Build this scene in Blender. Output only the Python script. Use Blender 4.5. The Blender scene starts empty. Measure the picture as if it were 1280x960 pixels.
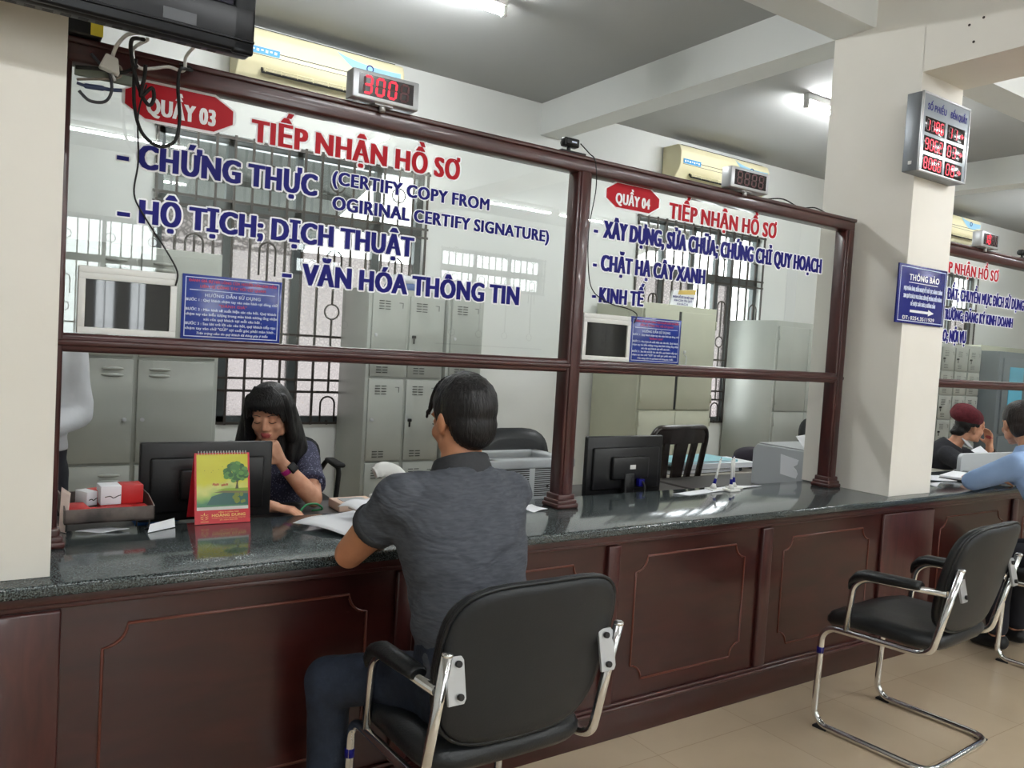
import bpy, bmesh, math, random
from mathutils import Vector, Matrix
random.seed(7)
S = bpy.context.scene
COL = S.collection
PI = math.pi
V = Vector

# ---------------------------------------------------------------- camera, world, exposure
F_PX, YAW, PITCH, ROLL = 999.7, 0.5904, -0.0456, 0.0596
CAM = V((0, -2.4339, 1.3833))
fw = V((math.sin(YAW)*math.cos(PITCH), math.cos(YAW)*math.cos(PITCH), math.sin(PITCH)))
rt = V((math.cos(YAW), -math.sin(YAW), 0)); up = rt.cross(fw)
r2 = rt*math.cos(ROLL)+up*math.sin(ROLL); u2 = -rt*math.sin(ROLL)+up*math.cos(ROLL)
cd = bpy.data.cameras.new('camera'); cam = bpy.data.objects.new('camera', cd); COL.objects.link(cam)
cam.matrix_world = Matrix(((r2.x, u2.x, -fw.x, CAM.x), (r2.y, u2.y, -fw.y, CAM.y), (r2.z, u2.z, -fw.z, CAM.z), (0, 0, 0, 1)))
cd.sensor_width = 36; cd.lens = F_PX/1280*36; cd.clip_start = 0.05; cd.clip_end = 100
S.camera = cam
S.view_settings.view_transform = 'Standard'; S.view_settings.look = 'None'
S.view_settings.gamma = 1; S.view_settings.use_curve_mapping = False
S.view_settings.exposure = 1.75
try:
    S.cycles.use_denoising = True
    S.cycles.max_bounces = 10; S.cycles.diffuse_bounces = 5; S.cycles.glossy_bounces = 4
    S.cycles.transparent_max_bounces = 16; S.cycles.sample_clamp_indirect = 6
except Exception:
    pass
W = bpy.data.worlds.new('sky'); S.world = W; W.use_nodes = True
bg = W.node_tree.nodes['Background']; bg.inputs[0].default_value = (0.93, 0.97, 1, 1); bg.inputs[1].default_value = 3.2
TUBE = 52.0          # strength of the fluorescent tubes

# ---------------------------------------------------------------- materials
def srgb(r, g, b):
    f = lambda c: (c/255/12.92) if c/255 <= .04045 else ((c/255+.055)/1.055)**2.4
    return (f(r), f(g), f(b), 1)
MATS = {}
def mat(name, col=None, rough=.5, metal=0, spec=.5, coat=0, noise=None, bump=None, emit=None, alpha=1):
    """principled material; noise=(scale, amount, second colour) breaks the colour up, bump=(scale, strength)"""
    if name in MATS: return MATS[name]
    m = bpy.data.materials.new(name); m.use_nodes = True; nt = m.node_tree
    b = nt.nodes['Principled BSDF']
    b.inputs['Base Color'].default_value = col; b.inputs['Roughness'].default_value = rough
    b.inputs['Metallic'].default_value = metal; b.inputs['Specular IOR Level'].default_value = spec
    b.inputs['Coat Weight'].default_value = coat; b.inputs['Coat Roughness'].default_value = .06
    tc = nt.nodes.new('ShaderNodeTexCoord')
    if noise:
        n = nt.nodes.new('ShaderNodeTexNoise'); n.inputs['Scale'].default_value = noise[0]; n.inputs['Detail'].default_value = 6
        nt.links.new(tc.outputs['Object'], n.inputs['Vector'])
        r = nt.nodes.new('ShaderNodeValToRGB'); r.color_ramp.elements[0].position = .35; r.color_ramp.elements[1].position = .68
        r.color_ramp.elements[0].color = col; r.color_ramp.elements[1].color = noise[1]
        nt.links.new(n.outputs['Fac'], r.inputs['Fac']); nt.links.new(r.outputs['Color'], b.inputs['Base Color'])
    if bump:
        n2 = nt.nodes.new('ShaderNodeTexNoise'); n2.inputs['Scale'].default_value = bump[0]; n2.inputs['Detail'].default_value = 4
        nt.links.new(tc.outputs['Object'], n2.inputs['Vector'])
        bp = nt.nodes.new('ShaderNodeBump'); bp.inputs['Strength'].default_value = bump[1]; bp.inputs['Distance'].default_value = .01
        nt.links.new(n2.outputs['Fac'], bp.inputs['Height']); nt.links.new(bp.outputs['Normal'], b.inputs['Normal'])
    if emit:
        b.inputs['Emission Color'].default_value = emit[0]; b.inputs['Emission Strength'].default_value = emit[1]
    MATS[name] = m; return m

M_wall = mat('wall_paint', srgb(214, 216, 213), .7, noise=(1.3, srgb(220, 221, 217)), bump=(60, .04))
M_pillar = mat('pillar_paint', srgb(227, 223, 213), .65, noise=(2.2, srgb(232, 228, 219)), bump=(40, .05))
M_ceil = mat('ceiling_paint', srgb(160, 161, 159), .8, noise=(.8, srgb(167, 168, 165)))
M_frame = mat('window_frame_metal', srgb(70, 76, 76), .45, .3)
M_rod = mat('iron_rod', srgb(58, 52, 48), .5, .5)
M_steel = mat('grey_steel_paint', srgb(166, 170, 163), .42, .1, noise=(3, srgb(174, 177, 170)))
M_steeldk = mat('dark_gap', srgb(40, 42, 42), .6)
M_cream = mat('cream_steel_paint', srgb(178, 180, 160), .45, .05, noise=(2.5, srgb(186, 187, 168)))
M_acw = mat('yellowed_plastic', srgb(224, 216, 178), .4, noise=(3, srgb(230, 222, 188)))
M_slot = mat('slot_black', srgb(25, 24, 22), .6)
M_black = mat('black_plastic', srgb(15, 15, 17), .38, bump=(200, .05))
M_gloss = mat('black_gloss', srgb(9, 10, 14), .3, spec=.25)
M_screen = mat('dead_screen', srgb(10, 10, 12), .06, spec=.8)
M_leather = mat('black_vinyl', srgb(20, 23, 26), .42, bump=(160, .12))
M_shell = mat('black_back_shell', srgb(21, 25, 29), .5, bump=(260, .08))
M_chrome = mat('chrome', (.80, .81, .82, 1), .12, 1)
M_rubber = mat('rubber', srgb(20, 20, 20), .7)
M_white = mat('white_plastic', srgb(222, 222, 218), .4)
M_paper = mat('white_paper', srgb(232, 234, 238), .7, bump=(9, .15))
M_paperpk = mat('pinkish_paper', srgb(226, 205, 196), .7)
M_blue = mat('sign_blue', srgb(22, 48, 140), .2, spec=.6)
M_navy = mat('notice_navy', srgb(30, 36, 120), .25, spec=.6)
M_txtblue = mat('letter_blue', srgb(18, 16, 112), .5, spec=.2)
M_txtred = mat('letter_red', srgb(176, 12, 30), .5, spec=.2)
M_txtred2 = mat('print_red', srgb(190, 40, 70), .5)
M_txtwhite = mat('letter_white', srgb(244, 244, 246), .5)
M_txtpale = mat('print_white', srgb(205, 214, 236), .5)
M_alu = mat('aluminium', srgb(196, 198, 200), .35, .6)
M_greypl = mat('grey_plastic', srgb(164, 168, 170), .5)
M_ledon = mat('led_on', srgb(255, 30, 60), .4, emit=(srgb(255, 18, 50), .32))
M_ledoff = mat('led_off', srgb(74, 28, 30), .5)
M_ledbg = mat('led_window', srgb(28, 18, 18), .15)
M_tube = mat('tube_glow', srgb(255, 255, 255), .4, emit=((.95, .98, 1, 1), TUBE))
M_tubein = mat('tube_glow_office', srgb(255, 255, 255), .4, emit=((.95, .98, 1, 1), TUBE*1.25))
M_floor0 = None
M_yellow = mat('yellow_label', srgb(214, 196, 60), .5)
M_ltblue = mat('light_blue_folder', srgb(150, 205, 215), .5)
M_cyan = mat('cyan_sheet', srgb(92, 178, 206), .4)
M_bluebox = mat('blue_card', srgb(50, 110, 180), .5)
M_brown = mat('dark_brown_plastic', srgb(42, 34, 32), .25, spec=.6)
M_redbox = mat('red_card', srgb(190, 34, 34), .45)
M_desk = mat('desk_board', srgb(176, 170, 160), .5, noise=(4, srgb(186, 180, 170)))
M_deskdk = mat('desk_dark', srgb(58, 54, 52), .5)
M_traymetal = mat('worn_dark_metal', srgb(66, 60, 58), .5, .3, noise=(14, srgb(118, 106, 100)))
M_skin = mat('skin', srgb(214, 160, 130), .5, noise=(30, srgb(200, 142, 112)))
M_skin2 = mat('skin_tan', srgb(196, 136, 100), .5, noise=(30, srgb(188, 128, 94)))
M_lips = mat('lip_red', srgb(176, 82, 82), .4)
M_gold = mat('golden_print', srgb(246, 206, 120), .5)
def sheet_mat(name, c):
    m = bpy.data.materials.new(name); m.use_nodes = True; nt = m.node_tree; nt.nodes.clear(); o = nt.nodes.new('ShaderNodeOutputMaterial'); a = nt.nodes.new('ShaderNodeBsdfTranslucent'); d = nt.nodes.new('ShaderNodeBsdfDiffuse'); x = nt.nodes.new('ShaderNodeMixShader')
    a.inputs[0].default_value = c; d.inputs[0].default_value = c; nt.links.new(a.outputs[0], x.inputs[1]); nt.links.new(d.outputs[0], x.inputs[2]); nt.links.new(x.outputs[0], o.inputs[0]); return m
M_awnold = mat('awning_sheet', srgb(120, 122, 118), .6, noise=(5, srgb(150, 150, 144)))
M_foam = mat('outside_render', srgb(200, 190, 180), .8, noise=(2, srgb(214, 206, 198)))

def stretched(name, c0, c1, scale, rough, coat=0, bumpv=0, axis=(1, 1, 8), spec=.5):
    m = mat(name, c0, rough, coat=coat, spec=spec); nt = m.node_tree; b = nt.nodes['Principled BSDF']
    tc = nt.nodes.new('ShaderNodeTexCoord'); mp = nt.nodes.new('ShaderNodeMapping'); mp.inputs['Scale'].default_value = axis
    n = nt.nodes.new('ShaderNodeTexNoise'); n.inputs['Scale'].default_value = scale; n.inputs['Detail'].default_value = 8; n.inputs['Distortion'].default_value = .6
    r = nt.nodes.new('ShaderNodeValToRGB'); r.color_ramp.elements[0].position = .3; r.color_ramp.elements[1].position = .72
    r.color_ramp.elements[0].color = c0; r.color_ramp.elements[1].color = c1
    nt.links.new(tc.outputs['Object'], mp.inputs['Vector']); nt.links.new(mp.outputs['Vector'], n.inputs['Vector'])
    nt.links.new(n.outputs['Fac'], r.inputs['Fac']); nt.links.new(r.outputs['Color'], b.inputs['Base Color'])
    if bumpv:
        bp = nt.nodes.new('ShaderNodeBump'); bp.inputs['Strength'].default_value = bumpv; bp.inputs['Distance'].default_value = .004
        nt.links.new(n.outputs['Fac'], bp.inputs['Height']); nt.links.new(bp.outputs['Normal'], b.inputs['Normal'])
    return m
M_wood = stretched('mahogany_panel', srgb(42, 12, 10), srgb(60, 21, 17), 3.0, .3, .22, .02, (1.2, 1.2, 5))
M_woodx = stretched('mahogany_rail', srgb(52, 20, 19), srgb(74, 33, 30), 6.0, .32, .3, .03, (1, 6, 6))
M_woodz = stretched('mahogany_post', srgb(52, 20, 19), srgb(74, 33, 30), 6.0, .32, .3, .03, (6, 6, 1))
M_line = mat('moulding_edge', srgb(94, 46, 34), .3)
M_hair = stretched('black_hair', srgb(10, 9, 10), srgb(30, 27, 28), 22, .42, 0, .9, (6, 6, 1), .35)
M_shirt = stretched('charcoal_jersey', srgb(70, 73, 80), srgb(90, 93, 100), 34, .85, 0, .1, (1, 1, 5), .2)
M_collar = mat('charcoal_rib', srgb(52, 53, 56), .85, bump=(120, .2))
M_jeans = mat('denim', srgb(25, 33, 48), .85, noise=(26, srgb(36, 46, 64)), bump=(140, .25))
M_blouse = mat('dotted_navy_cotton', srgb(52, 54, 78), .8)
M_jacket = mat('black_wool', srgb(24, 25, 32), .85, bump=(90, .2))
M_beret = mat('maroon_wool', srgb(86, 24, 34), .9, noise=(60, srgb(104, 34, 44)), bump=(120, .3))
M_skyshirt = mat('sky_blue_cotton', srgb(146, 178, 226), .75, noise=(5, srgb(158, 188, 232)), bump=(14, .3))
M_whshirt = mat('white_cotton', srgb(206, 208, 212), .8, bump=(14, .3))
M_trouser = mat('dark_trousers', srgb(28, 30, 40), .8)
M_pink = mat('pink_strap', srgb(190, 40, 130), .5)

# soft cloth folds for the polo shirt
nt = M_shirt.node_tree; b = nt.nodes['Principled BSDF']; tc = nt.nodes.new('ShaderNodeTexCoord'); mp = nt.nodes.new('ShaderNodeMapping'); mp.inputs['Scale'].default_value = (1, 1, 2.2); mp.inputs['Rotation'].default_value = (.3, .5, 0)
ns = nt.nodes.new('ShaderNodeTexNoise'); ns.inputs['Scale'].default_value = 5.5; ns.inputs['Detail'].default_value = 2; ns.inputs['Distortion'].default_value = 1.4
bp = nt.nodes.new('ShaderNodeBump'); bp.inputs['Strength'].default_value = .55; bp.inputs['Distance'].default_value = .035
nt.links.new(tc.outputs['Object'], mp.inputs['Vector']); nt.links.new(mp.outputs['Vector'], ns.inputs['Vector']); nt.links.new(ns.outputs['Fac'], bp.inputs['Height'])
old = b.inputs['Normal'].links[0].from_node; nt.links.new(bp.outputs['Normal'], old.inputs['Normal'])
# dotted blouse: voronoi dots
nt = M_blouse.node_tree; b = nt.nodes['Principled BSDF']
tc = nt.nodes.new('ShaderNodeTexCoord'); vo = nt.nodes.new('ShaderNodeTexVoronoi'); vo.inputs['Scale'].default_value = 110
rp = nt.nodes.new('ShaderNodeValToRGB'); rp.color_ramp.elements[0].position = .22; rp.color_ramp.elements[1].position = .34
rp.color_ramp.elements[0].color = srgb(118, 120, 146); rp.color_ramp.elements[1].color = srgb(50, 51, 76)
nt.links.new(tc.outputs['Object'], vo.inputs['Vector']); nt.links.new(vo.outputs['Distance'], rp.inputs['Fac']); nt.links.new(rp.outputs['Color'], b.inputs['Base Color'])

# granite: dark with fine light specks
M_granite = mat('dark_granite', srgb(38, 44, 46), .1, spec=.7); nt = M_granite.node_tree; b = nt.nodes['Principled BSDF']
tc = nt.nodes.new('ShaderNodeTexCoord'); vo = nt.nodes.new('ShaderNodeTexNoise'); vo.inputs['Scale'].default_value = 260; vo.inputs['Detail'].default_value = 3
rp = nt.nodes.new('ShaderNodeValToRGB'); rp.color_ramp.elements[0].position = .42; rp.color_ramp.elements[1].position = .7
rp.color_ramp.elements[0].color = srgb(30, 36, 38); rp.color_ramp.elements[1].color = srgb(104, 114, 114)
nt.links.new(tc.outputs['Object'], vo.inputs['Vector']); nt.links.new(vo.outputs['Fac'], rp.inputs['Fac']); nt.links.new(rp.outputs['Color'], b.inputs['Base Color'])

# floor: beige glazed tiles with faint joints
M_floor = mat('beige_floor_tile', srgb(170, 148, 120), .22, spec=.5); nt = M_floor.node_tree; b = nt.nodes['Principled BSDF']
tc = nt.nodes.new('ShaderNodeTexCoord'); br = nt.nodes.new('ShaderNodeTexBrick'); br.offset = 0; br.inputs['Scale'].default_value = 1
br.inputs['Brick Width'].default_value = .5; br.inputs['Row Height'].default_value = .5; br.inputs['Mortar Size'].default_value = .0012
br.inputs['Color1'].default_value = srgb(200, 181, 154); br.inputs['Color2'].default_value = srgb(205, 186, 159); br.inputs['Mortar'].default_value = srgb(172, 153, 128)
ns = nt.nodes.new('ShaderNodeTexNoise'); ns.inputs['Scale'].default_value = 3; ns.inputs['Detail'].default_value = 6
mx = nt.nodes.new('ShaderNodeMixRGB'); mx.blend_type = 'MULTIPLY'; mx.inputs[0].default_value = .18
nt.links.new(tc.outputs['Object'], br.inputs['Vector']); nt.links.new(tc.outputs['Object'], ns.inputs['Vector'])
nt.links.new(br.outputs['Color'], mx.inputs[1]); nt.links.new(ns.outputs['Fac'], mx.inputs[2]); nt.links.new(mx.outputs['Color'], b.inputs['Base Color'])

def glass_mat(name, tint, ior=1.45, boost=1.0):
    m = bpy.data.materials.new(name); m.use_nodes = True; nt = m.node_tree; nt.nodes.clear()
    o = nt.nodes.new('ShaderNodeOutputMaterial'); t = nt.nodes.new('ShaderNodeBsdfTransparent'); t.inputs[0].default_value = tint
    g = nt.nodes.new('ShaderNodeBsdfGlossy'); g.inputs['Roughness'].default_value = .005; g.inputs['Color'].default_value = (.95, 1, .97, 1)
    f = nt.nodes.new('ShaderNodeLayerWeight'); f.inputs['Blend'].default_value = .5
    pw = nt.nodes.new('ShaderNodeMath'); pw.operation = 'POWER'; pw.inputs[1].default_value = 4.2
    mm = nt.nodes.new('ShaderNodeMath'); mm.operation = 'MULTIPLY_ADD'; mm.inputs[1].default_value = .85; mm.inputs[2].default_value = .075*boost; mm.use_clamp = True
    x = nt.nodes.new('ShaderNodeMixShader')
    nt.links.new(f.outputs['Facing'], pw.inputs[0]); nt.links.new(pw.outputs[0], mm.inputs[0]); nt.links.new(mm.outputs[0], x.inputs[0]); nt.links.new(t.outputs[0], x.inputs[1]); nt.links.new(g.outputs[0], x.inputs[2])
    nt.links.new(x.outputs[0], o.inputs[0]); return m
M_glass = glass_mat('clear_glass', (.93, .95, .935, 1), 1.5, 1.1)
M_winglass = glass_mat('window_glass', (.95, .97, .96, 1))
# patterned privacy glass: part translucent, part clear, with a pressed leaf pattern
M_frost = bpy.data.materials.new('patterned_glass'); M_frost.use_nodes = True; nt = M_frost.node_tree; nt.nodes.clear()
o_ = nt.nodes.new('ShaderNodeOutputMaterial'); tl = nt.nodes.new('ShaderNodeBsdfTranslucent'); df = nt.nodes.new('ShaderNodeBsdfDiffuse')
tl.inputs[0].default_value = (.105, .092, .088, 1); df.inputs[0].default_value = (.5, .48, .46, 1)
tp = nt.nodes.new('ShaderNodeBsdfTransparent'); tp.inputs[0].default_value = (.066, .06, .058, 1)
tc = nt.nodes.new('ShaderNodeTexCoord'); vo = nt.nodes.new('ShaderNodeTexVoronoi'); vo.inputs['Scale'].default_value = 38; vo.feature = 'DISTANCE_TO_EDGE'
rp = nt.nodes.new('ShaderNodeValToRGB'); rp.color_ramp.elements[0].position = .05; rp.color_ramp.elements[1].position = .3
rp.color_ramp.elements[0].color = (.7, .7, .7, 1); rp.color_ramp.elements[1].color = (.1, .1, .1, 1)
m1 = nt.nodes.new('ShaderNodeMixShader'); m1.inputs[0].default_value = .25; m2 = nt.nodes.new('ShaderNodeMixShader')
nt.links.new(tc.outputs['Object'], vo.inputs['Vector']); nt.links.new(vo.outputs['Distance'], rp.inputs['Fac']); nt.links.new(rp.outputs['Color'], m2.inputs[0])
nt.links.new(tl.outputs[0], m1.inputs[1]); nt.links.new(df.outputs[0], m1.inputs[2]); nt.links.new(m1.outputs[0], m2.inputs[1]); nt.links.new(tp.outputs[0], m2.inputs[2]); nt.links.new(m2.outputs[0], o_.inputs[0])

# ---------------------------------------------------------------- mesh helpers
def frame_from(d):
    d = V(d).normalized(); a = V((0, 0, 1)) if abs(d.z) < .95 else V((1, 0, 0))
    u = d.cross(a).normalized(); return u, d.cross(u).normalized()
def arc_path(pts, r, n=5, closed=False):
    """polyline with rounded corners; r one radius or a list"""
    P = [V(p) for p in pts]; out = []; N = len(P)
    for i in range(N):
        if not closed and i in (0, N-1): out.append(P[i]); continue
        p, a, c = P[i], P[i-1], P[(i+1) % N]; rr = r[i] if isinstance(r, (list, tuple)) else r
        d1 = (a-p); d2 = (c-p); k = min(rr, d1.length*.49, d2.length*.49)
        s, e = p+d1.normalized()*k, p+d2.normalized()*k
        for j in range(n+1):
            t = j/n; out.append(s*(1-t)**2+p*2*t*(1-t)+e*t*t)
    return out
def spline(pts, n=6):
    P = [V(p) for p in pts]; out = []
    for i in range(len(P)-1):
        p0, p1, p2, p3 = P[max(i-1, 0)], P[i], P[i+1], P[min(i+2, len(P)-1)]
        for j in range(n):
            t = j/n; out.append(.5*((2*p1)+(-p0+p2)*t+(2*p0-5*p1+4*p2-p3)*t*t+(-p0+3*p1-3*p2+p3)*t**3))
    return out+[P[-1]]
class MB:
    def __init__(s): s.bm = bmesh.new(); s.mats = []; s.cur = 0; s.xf = None
    def m(s, mt):
        if mt not in s.mats: s.mats.append(mt)
        s.cur = s.mats.index(mt); return s
    def face(s, vs, smooth=False):
        try: f = s.bm.faces.new(vs)
        except ValueError: return None
        f.material_index = s.cur; f.smooth = smooth; return f
    def v(s, co): 
        co = V(co)
        return s.bm.verts.new(s.xf @ co if s.xf else co)
    def box(s, x0, x1, y0, y1, z0, z1, bev=0, seg=2, M=None):
        b = bmesh.new(); bmesh.ops.create_cube(b, size=1)
        for q in b.verts: q.co = V(((x0+x1)/2+q.co.x*(x1-x0), (y0+y1)/2+q.co.y*(y1-y0), (z0+z1)/2+q.co.z*(z1-z0)))
        if bev > 0:
            k = min(bev, .49*min(abs(x1-x0), abs(y1-y0), abs(z1-z0)))
            bmesh.ops.bevel(b, geom=b.edges[:], offset=k, segments=seg, profile=.5, affect='EDGES')
        s.merge(b, bev > 0, M); return s
    def merge(s, b, smooth=True, M=None):
        mp = {}
        for q in b.verts: mp[q] = s.v(M @ q.co if M else q.co)
        for f in b.faces: s.face([mp[q] for q in f.verts], smooth)
        b.free()
    def loft(s, rings, closed=False, cap=True, smooth=True):
        """rings: lists of points, the same count each"""
        R = [[s.v(p) for p in r] for r in rings]; n = len(R[0]); k = len(R)
        for i in range(k if closed else k-1):
            a, c = R[i], R[(i+1) % k]
            for j in range(n): s.face([a[j], a[(j+1) % n], c[(j+1) % n], c[j]], smooth)
        if cap and not closed: s.face(R[0][::-1], False); s.face(R[-1], False)
        return s
    def tube(s, path, r, n=8, closed=False, flat=1.0):
        P = [V(p) for p in path]; rings = []; u = None; N = len(P)
        for i, p in enumerate(P):
            d = (P[(i+1) % N]-P[i-1]) if closed else (P[min(i+1, N-1)]-P[max(i-1, 0)])
            if d.length < 1e-9: d = V((0, 0, 1))
            d.normalize()
            if u is None: u, _ = frame_from(d)
            u = (u-d*u.dot(d)); u = u.normalized() if u.length > 1e-6 else frame_from(d)[0]
            w = d.cross(u); rr = r[i] if isinstance(r, (list, tuple)) else r
            rings.append([p+u*rr*math.cos(2*PI*j/n)+w*rr*flat*math.sin(2*PI*j/n) for j in range(n)])
        return s.loft(rings, closed)
    def cyl(s, p0, p1, r0, r1=None, n=16):
        return s.tube([p0, p1], [r0, r1 if r1 is not None else r0], n)
    def ell(s, c, r, M=None, nu=16, nv=10):
        b = bmesh.new(); bmesh.ops.create_uvsphere(b, u_segments=nu, v_segments=nv, radius=1)
        rr = (r, r, r) if isinstance(r, (int, float)) else r
        for q in b.verts:
            w = V((q.co.x*rr[0], q.co.y*rr[1], q.co.z*rr[2])); q.co = V(c)+(M.to_3x3() @ w if M else w)
        s.merge(b, True); return s
    def cone(s, p0, r0, p1, r1, n=14):
        """round cone for later remeshing"""
        s.ell(p0, r0, nu=n, nv=8); s.ell(p1, r1, nu=n, nv=8); return s.cyl(p0, p1, r0, r1, n)
    def limb(s, pts, n=14):
        for (a, ra), (c, rc) in zip(pts, pts[1:]): s.cone(a, ra, c, rc, n)
        return s
    def prism(s, poly, plane, d0, d1, bev=0):
        """polygon in plane 'xz' (d is y), 'xy' (d is z), 'yz' (d is x)"""
        f = {'xz': lambda a, c, d: (a, d, c), 'xy': lambda a, c, d: (a, c, d), 'yz': lambda a, c, d: (d, a, c)}[plane]
        b = bmesh.new(); A = [b.verts.new(f(a, c, d0)) for a, c in poly]; B = [b.verts.new(f(a, c, d1)) for a, c in poly]; n = len(poly)
        b.faces.new(A[::-1]); b.faces.new(B)
        for j in range(n): b.faces.new([A[j], A[(j+1) % n], B[(j+1) % n], B[j]])
        bmesh.ops.recalc_face_normals(b, faces=b.faces[:])
        if bev: bmesh.ops.bevel(b, geom=b.edges[:], offset=bev, segments=2, profile=.5, affect='EDGES')
        s.merge(b, False); return s
    def poly(s, pts): s.face([s.v(p) for p in pts]); return s
    def mesh(s, name):
        me = bpy.data.meshes.new(name); bmesh.ops.recalc_face_normals(s.bm, faces=s.bm.faces[:]); s.bm.to_mesh(me); s.bm.free()
        for mt in s.mats: me.materials.append(mt)
        return me
    def build(s, name, mt=None, parent=None, label=None, recalc=True):
        if mt and not s.mats: s.mats = [mt]
        if recalc: bmesh.ops.recalc_face_normals(s.bm, faces=s.bm.faces[:])
        me = bpy.data.meshes.new(name); s.bm.to_mesh(me); s.bm.free()
        for q in s.mats: me.materials.append(q)
        return put(name, me, parent, label)
def root_of(o):
    while o.parent: o = o.parent
    return o
def put(name, me, parent=None, label=None):
    o = bpy.data.objects.new(name, me); COL.objects.link(o)
    if parent:
        o.parent = parent; me.transform(Matrix.Translation(-root_of(parent).location))
    if label: o['label'] = label
    return o
def tag(o, label, cat, group=None, kind=None):
    o['label'] = label; o['category'] = cat
    if group: o['group'] = group
    if kind: o['kind'] = kind
    return o
def thing(name, label, cat, loc=(0, 0, 0), group=None, kind=None):
    o = bpy.data.objects.new(name, None); COL.objects.link(o); o.location = loc; o.empty_display_size = .05
    return tag(o, label, cat, group, kind)
def dup(r, loc=None, rotz=None, label=None):
    n = r.copy(); COL.objects.link(n)
    if loc is not None: n.location = loc
    if rotz is not None: n.rotation_euler = (0, 0, rotz)
    if label: n['label'] = label
    for c in list(r.children):
        k = c.copy(); COL.objects.link(k); k.parent = n
        for g in list(c.children):
            h = g.copy(); COL.objects.link(h); h.parent = k
    return n
def remesh(name, mb, voxel, it=6, fac=.5, mt=None, parent=None, fn=None, label=None):
    """fuse overlapping closed shapes into one continuous surface"""
    me = mb.mesh(name+'_raw'); o = bpy.data.objects.new(name+'_raw', me); COL.objects.link(o)
    md = o.modifiers.new('r', 'REMESH'); md.mode = 'VOXEL'; md.voxel_size = voxel; md.use_smooth_shade = True
    if it: sm = o.modifiers.new('s', 'SMOOTH'); sm.iterations = it; sm.factor = fac
    dg = bpy.context.evaluated_depsgraph_get(); dg.update()
    out = bpy.data.meshes.new_from_object(o.evaluated_get(dg)); out.name = name
    bpy.data.objects.remove(o); bpy.data.meshes.remove(me)
    out.materials.clear()
    ms = mt if isinstance(mt, (list, tuple)) else [mt]
    for q in ms: out.materials.append(q)
    for p in out.polygons:
        p.use_smooth = True; p.material_index = fn(p.center) if fn else 0
    return put(name, out, parent, label) if parent is not False else out
def carve(o, keep):
    """drop the faces whose centre does not satisfy keep() - clean hems, cuffs and necklines"""
    b = bmesh.new(); b.from_mesh(o.data); off = root_of(o).location
    bmesh.ops.delete(b, geom=[f for f in b.faces if not keep(f.calc_center_median()+off)], context='FACES'); b.to_mesh(o.data); b.free()

# ---------------------------------------------------------------- lettering
_tc, _ch = {}, {}
def raw_text(s, off, res, shear):
    cu = bpy.data.curves.new('t', 'FONT'); cu.body = s; cu.offset = off; cu.resolution_u = res; cu.shear = shear
    o = bpy.data.objects.new('t', cu); COL.objects.link(o)
    dg = bpy.context.evaluated_depsgraph_get(); dg.update()
    me = bpy.data.meshes.new_from_object(o.evaluated_get(dg))
    r = ([(q.co.x, q.co.y) for q in me.vertices], [tuple(p.vertices) for p in me.polygons], sum(p.area for p in me.polygons))
    bpy.data.objects.remove(o); bpy.data.curves.remove(cu); bpy.data.meshes.remove(me); return r
def glyph(c, shear):
    """one character: outline fill (the cleanest of several fills) and its advance width"""
    if (c, shear) in _ch: return _ch[c, shear]
    w = lambda s: max(p[0] for p in raw_text(s, 0, 1, 0)[0])-min(p[0] for p in raw_text(s, 0, 1, 0)[0])
    adv = w('H'+c+'H')-w('HH')
    if c == ' ': r = ([], [], adv)
    else:
        best = raw_text({'Đ': 'D', 'đ': 'd'}.get(c, c), 0 if c == 'M' else .008, 3, shear); vs, fs = list(best[0]), list(best[1])
        if c in 'Đđ':          # the crossbar of the barred D
            n = len(vs); xa = min(p[0] for p in vs); xb = max(p[0] for p in vs)
            vs += [(xa-.07, .33), (xa+.26, .33), (xa+.26, .41), (xa-.07, .41)] if c == 'Đ' else [(xb-.3, .60), (xb+.05, .60), (xb+.05, .66), (xb-.3, .66)]; fs.append((n, n+1, n+2, n+3))
        r = (vs, fs, adv)
    _ch[c, shear] = r; return r
def text_verts(s, bold, shear=0):
    if (s, shear) in _tc: return _tc[s, shear]
    x, vs, fs = 0, [], []
    for c in s:
        a, b_, adv = glyph(c, shear); n = len(vs)
        vs += [(p[0]+x, p[1]) for p in a]; fs += [tuple(k+n for k in q) for q in b_]; x += adv*(.85 if c == ' ' else 1)+.05
    _tc[s, shear] = (vs, fs); return _tc[s, shear]
CAPH = .729
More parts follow.
